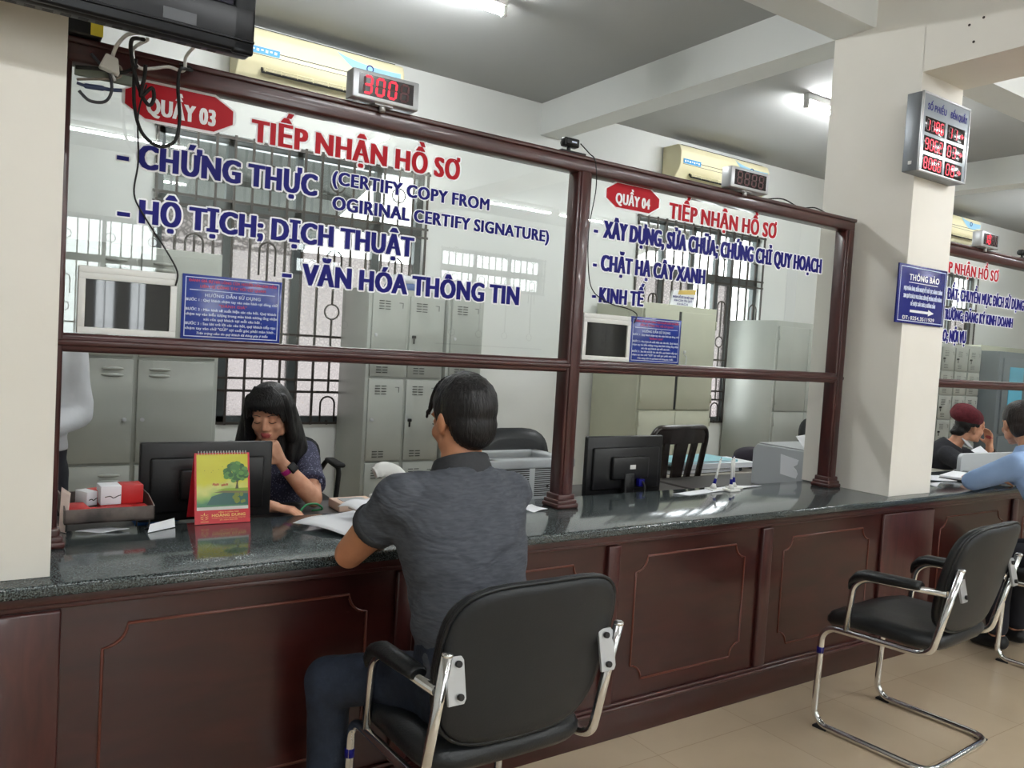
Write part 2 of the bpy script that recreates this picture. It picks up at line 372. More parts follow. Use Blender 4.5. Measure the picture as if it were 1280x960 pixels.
def letter(mb, s, x0, x1, z0, z1, y, mt, bold=.0, outline=None, om=None, z_r=None, shear=0, P=None, stem=.19):
    """write s so that it runs x0..x1 with capitals z0..z1 on the plane facing -y; heavy strokes are laid as close-set copies"""
    vs, fs = text_verts(s, 0, shear); a = min(p[0] for p in vs); c = max(p[0] for p in vs)
    P = P or (lambda x, z, d: (x, y-d, z))
    cap = z1-z0; w0 = .085*(x1-x0)/(c-a); bx = max(0, (stem*cap-w0)/2); bz = .01*cap; k = 1 if bx <= w0*.55 else 2
    X0, X1 = x0+bx, x1-bx
    def add(sh, m, d):
        mb.m(m); e = d
        for dx, dz in sh:
            out = []; e += .00002
            for px, py in vs:
                t = (px-a)/(c-a); lo = z0+(z_r[0]-z0)*t if z_r else z0; hi = z1+(z_r[1]-z1)*t if z_r else z1
                out.append(mb.v(P(X0+(X1-X0)*t+dx, lo+bz+(hi-lo-2*bz)*py/CAPH+dz, e)))
            for q in fs: mb.face([out[j] for j in q])
    core = [(bx*j/k, bz*g) for j in range(-k, k+1) for g in ((-1, 1) if bx > 0 else (0,))]
    if bx == 0: core = [(0, 0)]
    if outline:
        r = outline*cap
        add([(math.copysign(bx, math.cos(2*PI*(j+.5)/10))+r*math.cos(2*PI*(j+.5)/10), r*math.sin(2*PI*(j+.5)/10)) for j in range(10)]+[(0, r), (0, -r)], om or M_txtwhite, 0)
    add(core, mt, .0012 if outline else .0006)
# ---------------------------------------------------------------- room shell
def struct(o, label, cat): return tag(o, label, cat, kind='structure')
RX0, RX1, RY0, RY1, CH = -2.6, 13.6, -7.6, 2.78, 3.3
def wall_x(name, y0, y1, holes, label, mt=M_wall):
    mb = MB(); xs = sorted({RX0-.2, RX1+.2} | {h[0] for h in holes} | {h[1] for h in holes})
    for a, c in zip(xs, xs[1:]):
        hs = [h for h in holes if h[0] <= a and h[1] >= c]
        if not hs: mb.box(a, c, y0, y1, 0, CH); continue
        h = hs[0]
        if h[2] > 0: mb.box(a, c, y0, y1, 0, h[2])
        mb.box(a, c, y0, y1, h[3], CH)
    return struct(mb.build(name, mt), label, 'wall')
WIN = [(.86, 2.66, .785, 2.60), (4.70, 6.35, .785, 2.60), (8.95, 10.45, .785, 2.62)]
HWIN = [(.55, 1.75, .9, 2.58), (3.3, 4.0, 2.15, 2.65), (5.4, 7.2, 2.2, 2.75)]
wall_x('wall_back', RY1, RY1+.2, WIN, 'white painted office back wall behind the lockers with the grilled windows')
wall_x('wall_front', RY0-.2, RY0, HWIN, 'white waiting hall wall opposite the counter')
mb = MB(); mb.box(RX0-.2, RX0, RY0, RY1, 0, CH); struct(mb.build('wall_left', M_wall), 'white end wall at the left of the hall', 'wall')
mb = MB(); mb.box(RX1, RX1+.2, RY0, RY1, 0, CH); struct(mb.build('wall_right', M_wall), 'white end wall at the far right of the offices', 'wall')
mb = MB(); mb.box(RX0-.2, RX1+.2, RY0-.2, RY1+.2, -.1, 0); struct(mb.build('floor', M_floor), 'beige glossy tiled floor of the hall and offices', 'floor')
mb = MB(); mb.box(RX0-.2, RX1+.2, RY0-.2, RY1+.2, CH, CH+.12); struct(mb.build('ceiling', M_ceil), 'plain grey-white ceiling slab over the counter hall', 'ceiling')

# beams and pillars
ZB = 3.055
mb = MB(); mb.box(RX0, RX1, -.036, .18, ZB, CH); struct(mb.build('beam', M_wall), 'white ceiling beam running along above the glass partitions', 'beam')
mb = MB(); mb.box(3.62, 3.82, .18, RY1, ZB, CH); struct(mb.build('beam', M_wall), 'white cross beam from the right pillar to the office back wall', 'beam')
mb = MB(); mb.box(7.42, 7.62, .18, RY1, ZB, CH); struct(mb.build('beam', M_wall), 'white cross beam over the office right of the pillar', 'beam')
mb = MB(); mb.box(3.635, 3.98, RY0, -.036, ZB, CH); mb.box(3.62, 3.99, RY0, -.3, 2.775, ZB)
struct(mb.build('beam', M_pillar), 'deep white hall beam running toward the camera from the right pillar', 'beam')
mb = MB(); mb.box(3.62, 3.985, -.302, .18, .781, CH-.245)
pr = struct(mb.build('pillar', M_pillar), 'square white pillar on the counter carrying the blue notice and ticket board', 'pillar')
mb = MB(); mb.m(mat('screw_hole', srgb(60, 52, 46), .8))
for y, z in ((-.5, 2.93), (-.56, 2.945), (-.525, 2.85)): mb.cyl((3.6185, y, z), (3.6205, y, z), .006, n=8)
struct(mb.build('trim_1'), 'three dark screw holes in the hall beam above the right pillar', 'screw hole')
mb = MB(); mb.box(-.25, .154, -.302, .18, .781, ZB); struct(mb.build('pillar', M_pillar), 'cream square pillar standing on the counter under the television', 'pillar')
mb = MB(); mb.box(7.45, 7.8, -.302, .18, .781, ZB); struct(mb.build('pillar', M_pillar), 'white pillar at the far right end of the second glass partition', 'pillar')

# windows with iron grilles
def ring(mb, x, y, z, r, t=.006, n=16): mb.tube([(x+r*math.cos(2*PI*i/n), y, z+r*math.sin(2*PI*i/n)) for i in range(n)], t, 6, closed=True)
def hoop(mb, x, y, z, r, h, down=False, t=.0065):
    k = -1 if down else 1
    mb.tube([(x-r, y, z-k*h)]+[(x-r*math.cos(PI*i/10), y, z+k*r*math.sin(PI*i/10)) for i in range(11)]+[(x+r, y, z-k*h)], t, 6)
def window(n, xa, xb, za, zb, y, inw, mull, panes, ztr, label, sill=True):
    """inw: +1 when the room lies on the -y side (office wall), -1 for the hall wall"""
    t = thing('window_%d' % n, label, 'window', ((xa+xb)/2, y+.1*inw, za), kind='structure')
    a, c = y+.05*inw, y+.10*inw; y0, y1 = min(a, c), max(a, c)
    mb = MB()
    mb.box(xa, xa+.05, y0, y1, za, zb); mb.box(xb-.05, xb, y0, y1, za, zb)
    mb.box(xa, xb, y0, y1, za, za+.05); mb.box(xa, xb, y0, y1, zb-.05, zb)
    mb.box(xa, xb, y0, y1, ztr-.04, ztr+.04)
    for m in mull: mb.box(m-.028, m+.028, y0, y1, za, ztr); mb.box(m-.02, m+.02, y0, y1, ztr, zb)
    mb.build('window_frame', M_frame, t)
    ym = y+.075*inw; xs = [xa]+list(mull)+[xb]
    for i, (p, q) in enumerate(zip(xs, xs[1:])):
        mb = MB(); k = panes[i]
        def pane(mb, z0, z1): mb.poly([(p, ym, z0), (q, ym, z0), (q, ym, z1), (p, ym, z1)])
        if k == 'f': pane(mb, za+.04, ztr-.03); mb.build('pane', M_frost, t, 'patterned privacy pane')
        elif k == 'h':
            pane(mb, za+.04, ztr-.22); mb.build('pane', M_frost, t, 'patterned privacy pane')
            mb = MB(); pane(mb, ztr-.22, ztr-.03); mb.build('pane', M_winglass, t)
        else: pane(mb, za+.04, ztr-.03); mb.build('pane', M_winglass, t)
        mb = MB(); pane(mb, ztr+.03, zb-.04); mb.build('pane', M_winglass, t)
    g = MB(); yg = y-.012*inw; k = max(6, round((xb-xa)/.112)); st = (xb-xa)/k
    for i in range(k+1):
        x = xa+i*st; md = i % 4
        if md == 2:
            for z0, z1 in ((za, za+.03), (za+.22, 1.50), (1.60, ztr-.2), (ztr, zb)):
                if z1 > z0: g.box(x-.006, x+.006, yg-.006, yg+.006, z0, z1)
            ring(g, x, yg, 1.55, .05); hoop(g, x, yg, za+.14, .05, .12); hoop(g, x, yg, ztr-.25, .052, .16); ring(g, x, yg, ztr+.24, .05)
        else: g.box(x-.007, x+.007, yg-.007, yg+.007, za, zb)
    for z in (za+.01, za+.22, za+.3, 1.38, ztr-.03, ztr+.03, zb-.02): g.box(xa-.02, xb+.02, yg-.004, yg+.004, z-.008, z+.008)
    g.build('grille', M_rod, t)
    return t
window(1, *WIN[0], RY1, 1, (1.30, 1.745, 2.31), 'ffhh', 2.16, 'wide grilled window with patterned glass behind the woman in the dotted blouse')
window(2, *WIN[1], RY1, 1, (5.07, 5.45, 5.78, 5.98), 'ffcfc', 2.13, 'bright grilled window between the cream cabinet and the grey cabinet')
window(3, *WIN[2], RY1, 1, (9.55, 9.95), 'ccf', 2.16, 'grilled window of the far office right of the pillar')
window(4, *HWIN[0], RY0, -1, (1.15,), 'cc', 2.1, 'grilled hall window opposite the first counter, seen only as a reflection')
window(5, *HWIN[1], RY0, -1, (3.65,), 'cc', 2.4, 'middle grilled hall window opposite the counter')
window(6, *HWIN[2], RY0, -1, (6.0, 6.6), 'ccc', 2.47, 'grilled hall window opposite the second counter')
# corrugated awnings outside the office windows
def awning(x0, x1, y0, y1, z0, z1, label, mt):
    mb = MB(); n = int((x1-x0)/.03); A = []; 
    lo = [(x0+(x1-x0)*i/n, y0, z0+.012*math.sin(i*1.26)) for i in range(n+1)]; hi = [(p[0], y1, p[2]+z1-z0) for p in lo]
    a = [mb.v(p) for p in lo]; c = [mb.v(p) for p in hi]; a2 = [mb.v(V(p)+V((0, 0, .004))) for p in lo]; c2 = [mb.v(V(p)+V((0, 0, .004))) for p in hi]
    for i in range(n): mb.face([a[i], a[i+1], c[i+1], c[i]], True); mb.face([a2[i], c2[i], c2[i+1], a2[i+1]], True)
    for k in range(4):
        t = k/3; y = y0+(y1-y0)*t; z = z0+(z1-z0)*t; mb.box(x0, x1, y-.02, y+.02, z-.055, z-.015)
    return struct(mb.build('awning', mt, recalc=False), label, 'awning')
awning(.2, 2.5, 3.0, 4.9, 2.66, 2.16, 'grey corrugated awning outside the first office window', sheet_mat('awning_grey', (.075, .08, .076, 1)))
awning(4.2, 6.0, 3.0, 4.3, 2.72, 2.46, 'pale corrugated awning outside the second office window', sheet_mat('awning_pale', (.2, .195, .18, 1)))

# ---------------------------------------------------------------- fluorescent tubes
def tube_lamp(x, y, z, L, along, label, group):
    glow = M_tubein if y > 0 else M_tube
    t = thing('fluorescent_lamp', label, 'ceiling lamp', (x, y, z), group)
    d = V((1, 0, 0)) if along == 'x' else V((0, 1, 0)); s = V((-d.y, d.x, 0)); c = V((x, y, z))
    def bx(mb, l, w, z0, z1, o=0):
        p = c+d*o; e = d*l/2+s*w/2
        mb.box(min(p.x-e.x, p.x+e.x), max(p.x-e.x, p.x+e.x), min(p.y-e.y, p.y+e.y), max(p.y-e.y, p.y+e.y), z0, z1, .004)
    mb = MB(); bx(mb, L, .045, z+.035, z+.08); mb.build('housing', M_white, t)
    for k in (-1, 1): mb = MB(); bx(mb, .025, .035, z-.02, z+.04, k*(L/2-.012)); mb.build('lamp_holder', M_white, t)
    mb = MB(); mb.cyl(c-d*(L/2-.025), c+d*(L/2-.025), .014, n=10); mb.build('tube', glow, t)
ZT = CH-.08
tube_lamp(1.78, 1.40, ZT, 1.2, 'x', 'lit fluorescent tube on the office ceiling above the first counter window', 'office ceiling tubes')
tube_lamp(5.42, 1.25, ZT, 1.2, 'x', 'lit fluorescent tube on the ceiling left of the right pillar', 'office ceiling tubes')
tube_lamp(9.6, 1.25, ZT, 1.2, 'x', 'lit fluorescent tube on the ceiling of the far right office', 'office ceiling tubes')
for i, (x, y, a) in enumerate(((1.2, -6.4, 'x'), (5.8, -6.4, 'x'), (7.1, -6.4, 'x'), (3.05, -4.9, 'y'), (6.7, -1.8, 'y'), (1.6, -2.9, 'x'), (-.3, -2.7, 'x'), (5.4, -3.6, 'x'), (9.6, -2.8, 'x'), (4.7, -2.3, 'x'))):  # tubes nearest the left and right pillars are unseen additions that brighten them
    tube_lamp(x, y, ZT, 1.2, a, 'lit fluorescent tube on the waiting hall ceiling, %s' % ['over the first hall window', 'over the second hall window', 'by the far hall window', 'running toward the counter', 'near the second partition', 'above the chrome chairs', 'added out of view to brighten the left pillar', 'in mid hall behind the camera', 'at the right hall end', 'added out of view to brighten the right pillar'][i], 'hall ceiling tubes')

# ---------------------------------------------------------------- service counter
t = thing('service_counter', 'long dark mahogany service counter with a black granite top', 'counter', (1.8, -.34, 0))
CX0, CX1 = -2.4, 9.0
mb = MB(); mb.box(CX0, CX1, -.367, .16, .75, .78, .008, 3); mb.build('countertop', M_granite, t, 'black granite top')
mb = MB(); mb.box(CX0, CX1, -.325, -.29, .0, .75); mb.build('front_panel', M_wood, t)
mb = MB(); mb.box(CX0, CX1, -.345, -.325, .725, .75, .004); mb.box(CX0, CX1, -.337, -.325, .712, .725, .003); mb.build('top_moulding', M_woodx, t)
mb = MB(); mb.box(CX0, CX1, -.34, -.325, 0, .105, .003); mb.build('plinth', M_wood, t)
mb = MB(); mb.box(CX0, CX1, -.346, -.325, .105, .118, .004); mb.box(CX0, CX1, -.338, -.325, .118, .13, .003); mb.build('base_moulding', M_woodx, t)
pil = [(-1.0, -.94), (-.25, .178), (1.043, 1.10), (1.855, 1.912), (2.68, 2.745), (3.54, 3.98), (4.80, 4.86), (5.66, 5.72), (6.5, 6.56), (7.42, 7.84)]
for a, c in pil:
    mb = MB(); mb.box(a, c, -.341, -.32, .13, .708, .006); mb.build('pilaster', M_woodz, t)
def moulding(x0, x1, z0, z1, r=.055, w=.007):
    """rectangle with scooped-in corners, drawn by a thin raised bead"""
    pts = []
    for cx, cz, a0 in ((x0, z1, 0), (x1, z1, -90), (x1, z0, 180), (x0, z0, 90)):
        for k in range(7):
            a = math.radians(a0-90*k/6) if True else 0
            pts.append((cx, cz, a))
    out = []
    for i, (cx, cz, _) in enumerate(pts):
        k = (i % 7)/6; ci = i//7
        a = {0: -90+90*k, 1: 180+90*k, 2: 90+90*k, 3: 0+90*k}[ci]
        out.append((cx+r*math.cos(math.radians(a)), -.3255, cz+r*math.sin(math.radians(a))))
    mb = MB(); mb.tube(out, w*.6, 6, closed=True); mb.build('panel_moulding', M_line, t)
edges = [(b_, a_) for (_, b_), (a_, _) in zip(pil, pil[1:])]
for a, c in edges:
    if c-a > .4: moulding(a+.09, c-.09, .195, .653)
mb = MB(); mb.box(CX0, CX1, .10, .13, 0, .75); mb.build('back_panel', M_deskdk, t)

# ---------------------------------------------------------------- glass partitions
def post(mb, x, z0, z1, w=.066, d=.066):
    mb.m(M_woodz); mb.box(x-w/2, x+w/2, -d/2, d/2, z0, z1, .007)
    mb.box(x-w/2+.012, x+w/2-.012, -d/2-.006, -d/2+.004, z0, z1, .004)
def partition(x0, x1, posts, label):
    t = thing('glass_partition', label, 'partition', ((x0+x1)/2, 0, .78))
    for x in posts:
        mb = MB(); post(mb, x, .80, 2.06); mb.build('post', None, t)
        mb = MB().m(M_woodx)
        for h, e in ((.02, .052), (.034, .047), (.055, .04)): mb.box(x-e, x+e, -e, e, .78, .78+h, .006)
        mb.build('post_base', None, t)
    a, c = x0-.033, x1+.033
    mb = MB(); mb.box(a, c, -.034, .034, 2.055, 2.116, .008); mb.box(a, c, -.042, .042, 2.1, 2.116, .004); mb.build('top_rail', M_woodx, t)
    mb = MB(); mb.box(a, c, -.03, .03, 1.302, 1.352, .01, 3); mb.box(a, c, -.037, .037, 1.318, 1.336, .006, 3); mb.build('middle_rail', M_woodx, t)
    for p, q in zip(posts, posts[1:]):
        mb = MB(); mb.poly([(p+.03, 0, 1.35), (q-.03, 0, 1.35), (q-.03, 0, 2.06), (p+.03, 0, 2.06)]); mb.build('glass_pane', M_glass, t)
    return t
gp = partition(.153, 3.565, (.153, 1.887, 3.565), 'mahogany-framed glass partition with red and blue lettering for counters 03 and 04')
gq = partition(4.05, 7.40, (4.05, 5.75, 7.40), 'mahogany-framed glass partition beyond the right pillar')
def decal(parent, name, *lines, label=None):
    mb = MB()
    for L in lines: letter(mb, *L[0], **L[1])
    return mb.build(name, None, parent, label, recalc=False)
YG = -.002
def big(s, x0, x1, z0, z1, m, zr=None, ol=.085, bold=.04): return ((s, x0, x1, z0, z1, YG, m), dict(outline=ol, bold=bold, z_r=zr, stem=.215))
def octagon(parent, x0, x1, z0, z1, word, wx0, wx1, wz0, wz1):
    def oc(e): 
        cx, cz = .052, .03
        return [(x0-e, z0+cz), (x0+cx, z0-e), (x1-cx, z0-e), (x1+e, z0+cz), (x1+e, z1-cz), (x1-cx, z1+e), (x0+cx, z1+e), (x0-e, z1-cz)]
    mb = MB(); mb.m(M_txtwhite).poly([(x, YG, z) for x, z in oc(.008)]); mb.m(M_txtred).poly([(x, YG-.001, z) for x, z in oc(0)])
    letter(mb, word, wx0, wx1, wz0, wz1, YG-.002, M_txtwhite, bold=.04)
    mb.build('counter_number_sticker', None, parent, 'red octagon sticker with white counter number', recalc=False)
octagon(gp, .315, .600, 1.95, 2.048, 'QUẦY 03', .368, .552, 1.965, 2.012)
decal(gp, 'red_lettering', big('TIẾP NHẬN HỒ SƠ', .654, 1.362, 1.945, 2.012, M_txtred))
decal(gp, 'blue_lettering', big('-', .300, .330, 1.812, 1.88, M_txtblue, ol=.06), big('CHỨNG THỰC', .352, .862, 1.814, 1.882, M_txtblue))
decal(gp, 'blue_lettering', big('(CERTIFY COPY FROM', .908, 1.488, 1.860, 1.903, M_txtblue), big('OGIRINAL CERTIFY SIGNATURE)', .912, 1.756, 1.782, 1.825, M_txtblue))
decal(gp, 'blue_lettering', big('-', .306, .338, 1.662, 1.73, M_txtblue, ol=.06), big('HỘ TỊCH; DỊCH THUẬT', .360, 1.203, 1.665, 1.732, M_txtblue))
decal(gp, 'blue_lettering', big('-', .764, .794, 1.54, 1.61, M_txtblue, ol=.06), big('VĂN HÓA THÔNG TIN', .826, 1.638, 1.539, 1.607, M_txtblue))
octagon(gp, 2.018, 2.298, 1.958, 2.053, 'QUẦY 04', 2.064, 2.248, 1.973, 2.016)
decal(gp, 'red_lettering', big('TIẾP NHẬN HỒ SƠ', 2.357, 3.042, 1.955, 2.022, M_txtred))
decal(gp, 'blue_lettering', big('-', 1.966, 1.988, 1.83, 1.9, M_txtblue, ol=.06), big('XÂY DỰNG, SỬA CHỮA; CHỨNG CHỈ QUY HOẠCH', 2.013, 3.395, 1.832, 1.902, M_txtblue))
decal(gp, 'blue_lettering', big('-', 1.972, 1.992, 1.70, 1.77, M_txtblue, ol=.06), big('CHẶT HẠ CÂY XANH', 2.011, 2.597, 1.704, 1.769, M_txtblue))
decal(gp, 'blue_lettering', big('-', 1.978, 1.998, 1.58, 1.645, M_txtblue, ol=.06), big('KINH TẾ', 2.013, 2.250, 1.581, 1.642, M_txtblue))
decal(gq, 'red_lettering', big('TIẾP NHẬN HỒ SƠ', 4.42, 5.118, 1.953, 2.018, M_txtred))
decal(gq, 'blue_lettering', big('ĐẤT; CHUYỂN MỤC ĐÍCH SỬ DỤNG ĐẤT', 4.555, 5.60, 1.805, 1.872, M_txtblue))
decal(gq, 'blue_lettering', big('TRƯỜNG; ĐĂNG KÝ KINH DOANH', 4.52, 5.345, 1.69, 1.752, M_txtblue))
decal(gq, 'blue_lettering', big('TẠO; NỘI VỤ', 4.47, 4.80, 1.565, 1.635, M_txtblue))
# ---------------------------------------------------------------- seven-segment displays
SEG = {'0': 'abcdef', '1': 'bc', '2': 'abged', '3': 'abgcd', '4': 'fgbc', '5': 'afgcd', '6': 'afgecd', '7': 'abc', '8': 'abcdefg', '9': 'abcdfg', 'd': 'bcdeg', 'b': 'fgecd', 'L': 'fed', ' ': ''}
def seven(par, ch, x, z, w, h, y, sl=.0, t=None):
    """one digit in the plane facing -y, lower left corner (x, z)"""
    t = t or h*.12; mbd = MB()
    G = {'a': (0, 1, 1, 1), 'b': (1, .5, 1, 1), 'c': (1, 0, 1, .5), 'd': (0, 0, 1, 0), 'e': (0, 0, 0, .5), 'f': (0, .5, 0, 1), 'g': (0, .5, 1, .5)}
    for k, (a, b_, c, d) in G.items():
        p = V((x+a*w, 0, z+b_*h)); q = V((x+c*w, 0, z+d*h)); dv = (q-p).normalized(); nn = V((-dv.z, 0, dv.x))*t/2
        p += dv*t*.45; q -= dv*t*.45
        yy = y-.0008; mb = mbd.m(M_ledon if k in SEG[ch] else M_ledoff)
        f = lambda P: (P.x+sl*(P.z-z), yy, P.z)
        mb.poly([f(p-dv*t*.35), f(p-nn+dv*t*.1), f(q-nn-dv*t*.1), f(q+dv*t*.35), f(q+nn-dv*t*.1), f(p+nn+dv*t*.1)])
    mbd.build('digit', None, par, recalc=False)
def number_display(x0, x1, text, label, y=-.05):
    t = thing('queue_number_display', label, 'number display', ((x0+x1)/2, y, 2.117), 'number displays on the partition rails')
    mb = MB(); mb.box(x0, x1, y-.028, y+.028, 2.120, 2.208, .004); mb.build('housing', M_alu, t)
    mb = MB(); mb.box(x0+.02, x1-.02, y-.0292, y-.027, 2.132, 2.196); mb.build('display_window', M_ledbg, t)
    n = 4; w = (x1-x0-.06)/n
    for i in range(n): seven(t, text[i], x0+.036+i*w, 2.139, w*.58, .05, y-.0294, .06, .0075)
    mb = MB(); mb.cyl(((x0+x1)/2, y+.0, 2.100), ((x0+x1)/2, y, 2.122), .01); mb.box((x0+x1)/2-.03, (x0+x1)/2+.03, y-.015, y+.08, 2.1155, 2.121); mb.build('bracket', M_alu, t)
number_display(.93, 1.155, '300 ', 'grey number display glowing red 300 on the rail over counter 03')
number_display(2.632, 2.874, '    ', 'grey number display with unlit digits on the rail over counter 04')
number_display(4.735, 4.935, '10  ', 'small grey display glowing red beyond the right pillar')

# ticket board on the right pillar
t = thing('ticket_board', 'grey ticket number board with three rows of red digits on the right pillar', 'display board', (3.73, -.36, 2.26))
B0, B1, Z0, Z1, BY = 3.515, 3.925, 2.295, 2.65, -.375
mb = MB(); mb.box(B0, B1, BY, BY+.075, Z0, Z1, .003); mb.build('housing', mat('board_grey_side', srgb(120, 124, 128), .4, .5), t)
mb = MB(); e = .008
mb.box(B0-.001, B1+.001, BY-.006, BY+.004, Z0-.001, Z0+e, .002); mb.box(B0-.001, B1+.001, BY-.006, BY+.004, Z1-e, Z1+.001, .002)
mb.box(B0-.001, B0+e, BY-.006, BY+.004, Z0, Z1, .002); mb.box(B1-e, B1+.001, BY-.006, BY+.004, Z0, Z1, .002); mb.build('rim', M_alu, t)
mb = MB(); mb.box(B0+e, B1-e, BY-.002, BY, Z0+e, Z1-e); mb.build('face_panel', mat('board_face', srgb(150, 158, 166), .12, spec=.7), t)
mb = MB(); letter(mb, 'SỐ PHIẾU', B0+.04, B0+.2, Z1-.075, Z1-.045, BY-.003, M_txtblue, .02); letter(mb, 'ĐẾN QUẦY', B0+.235, B0+.385, Z1-.075, Z1-.045, BY-.003, M_txtblue, .02)
mb.build('heading_lettering', None, t, recalc=False)

for r, (A, Bt) in enumerate((('1186', '11'), ('9062', '03'), ('8068', '08'))):
    z = Z1-.165-r*.085
    for wa_, wb_ in ((.03, .20), (.22, .375)): wn = MB(); wn.box(B0+wa_, B0+wb_, BY-.003, BY-.001, z-.012, z+.058, .004); wn.build('digit_window', M_ledbg, t)
    on = MB()
    for i, ch in enumerate(A): seven(t, ch, B0+.042+i*.039, z-.002, .024, .048, BY-.0035, .05, .006)
    for i, ch in enumerate(Bt): seven(t, ch, B0+.232+i*.044, z-.002, .026, .048, BY-.0035, .05, .006)
    ax, az, yy = B0+.33, z+.022, BY-.0045
    on.poly([(ax, yy, az-.004), (ax+.018, yy, az-.004), (ax+.018, yy, az+.004), (ax, yy, az+.004)]); on.poly([(ax+.016, yy, az-.013), (ax+.036, yy, az), (ax+.016, yy, az+.013)]); on.build('arrow', M_ledon, t, recalc=False)
mb = MB(); mb.box(B0-.004, B0, BY+.03, BY+.045, Z0+.03, Z0+.045); mb.build('side_latch', M_white, t)

# blue notice on the right pillar
t = thing('notice_sign', 'navy THÔNG BÁO notice with a white arrow on the right pillar', 'sign', (3.75, -.306, 1.6))
N0, N1, Y0 = 3.545, 3.962, -.312
mb = MB(); mb.box(N0, N1, Y0, Y0+.009, 1.608, 1.884, .001); mb.build('board', M_navy, t)
mb = MB().m(M_txtpale); y = Y0-.001
def rect(mb, x0, x1, z0, z1, w, y):
    for a, b_, c, d in ((x0, x1, z0, z0+w), (x0, x1, z1-w, z1), (x0, x0+w, z0, z1), (x1-w, x1, z0, z1)): mb.poly([(a, y, c), (b_, y, c), (b_, y, d), (a, y, d)])
rect(mb, N0+.012, N1-.012, 1.618, 1.874, .004, y)
letter(mb, 'THÔNG BÁO', N0+.085, N1-.07, 1.812, 1.842, y, M_txtwhite, .045)
mb.m(M_txtwhite).poly([(N0+.085, y, 1.80), (N1-.08, y, 1.80), (N1-.08, y, 1.803), (N0+.085, y, 1.803)])
for i, s in enumerate(('MỌI PHẢN ÁNH, KIẾN NGHỊ VỀ THỦ TỤC HÀNH CHÍNH', 'XIN QUÝ KHÁCH VUI LÒNG LIÊN HỆ PHÒNG ĐIỀU HÀNH')):
    letter(mb, s, N0+.045, N1-.035, 1.763-i*.035, 1.782-i*.035, y, M_txtpale, .045)
letter(mb, 'ĐỂ ĐƯỢC GIẢI THÍCH, HƯỚNG DẪN', N0+.11, N1-.09, 1.694, 1.712, y, M_txtpale, .045)
mb.m(M_txtwhite).poly([(N0+.11, y, 1.662), (N0+.27, y, 1.662), (N0+.27, y, 1.674), (N0+.11, y, 1.674)]); mb.poly([(N0+.27, y, 1.653), (N0+.32, y, 1.668), (N0+.27, y, 1.683)])
letter(mb, 'ĐT: 0254.3511929', N0+.05, N1-.09, 1.627, 1.645, y, M_txtwhite, .045)
mb.build('printed_text', None, t, recalc=False)

# blue instruction signs and touch screens behind the glass
def instruction(x0, x1, label):
    t = thing('instruction_sign', label, 'sign', ((x0+x1)/2, -.012, 1.353), 'blue instruction signs')
    z0, z1, y = 1.3535, 1.538, -.014
    mb = MB(); mb.box(x0, x1, y, y+.006, z0, z1, .0006); mb.build('board', M_blue, t)
    mb = MB().m(M_txtpale); y -= .0008; w = x1-x0; X = lambda f: x0+w*f
    rect(mb, x0+.008, x1-.008, z0+.007, z1-.007, .0022, y)
    def ln(s, a, c, k, m=M_txtpale, h=.0078, sh=0): letter(mb, s, X(a), X(c), z1-k-h, z1-k, y, m, .03, shear=sh)
    ln('ĐÁNH GIÁ SỰ HÀI LÒNG CỦA NGƯỜI DÂN KHI ĐẾN', .06, .94, .013, M_txtred2); ln('LIÊN HỆ CÔNG TÁC VỚI CƠ QUAN', .17, .83, .028, M_txtred2)
    mb.m(M_txtpale).poly([(X(.07), y, z1-.0445), (X(.93), y, z1-.0445), (X(.93), y, z1-.0425), (X(.07), y, z1-.0425)])
    ln('HƯỚNG DẪN SỬ DỤNG', .22, .78, .052, h=.0095)
    for i, (s, a, c, m) in enumerate((('BƯỚC 1 : Quý khách chạm tay vào màn hình tại dòng chữ', .04, .96, 0), ('"ĐÁNH GIÁ"', .36, .64, 1), ('BƯỚC 2 : Màn hình sẽ xuất hiện các câu hỏi. Quý khách', .04, .95, 0),
            ('chạm tay vào biểu tượng trong màn hình tương ứng nhận', .04, .96, 0), ('xét của quý khách tại mỗi câu hỏi .', .21, .8, 0), ('BƯỚC 3 : Sau khi trả lời các câu hỏi, quý khách tiếp tục', .04, .95, 0),
            ('chạm tay vào chữ "GỬI" tại cuối góc phải màn hình .', .04, .95, 0))):
        ln(s, a, c, .0675+i*.0136, M_txtred2 if m else M_txtpale)
    ln('Trân trọng cảm ơn quý khách đã đóng góp ý kiến', .15, .87, .163, sh=.25, h=.007)
    mb.build('printed_text', None, t, recalc=False)
instruction(.478, .762, 'blue instruction sign on the glass rail beside the first touch screen, behind the woman')
instruction(2.182, 2.461, 'blue instruction sign on the glass rail of counter 04')
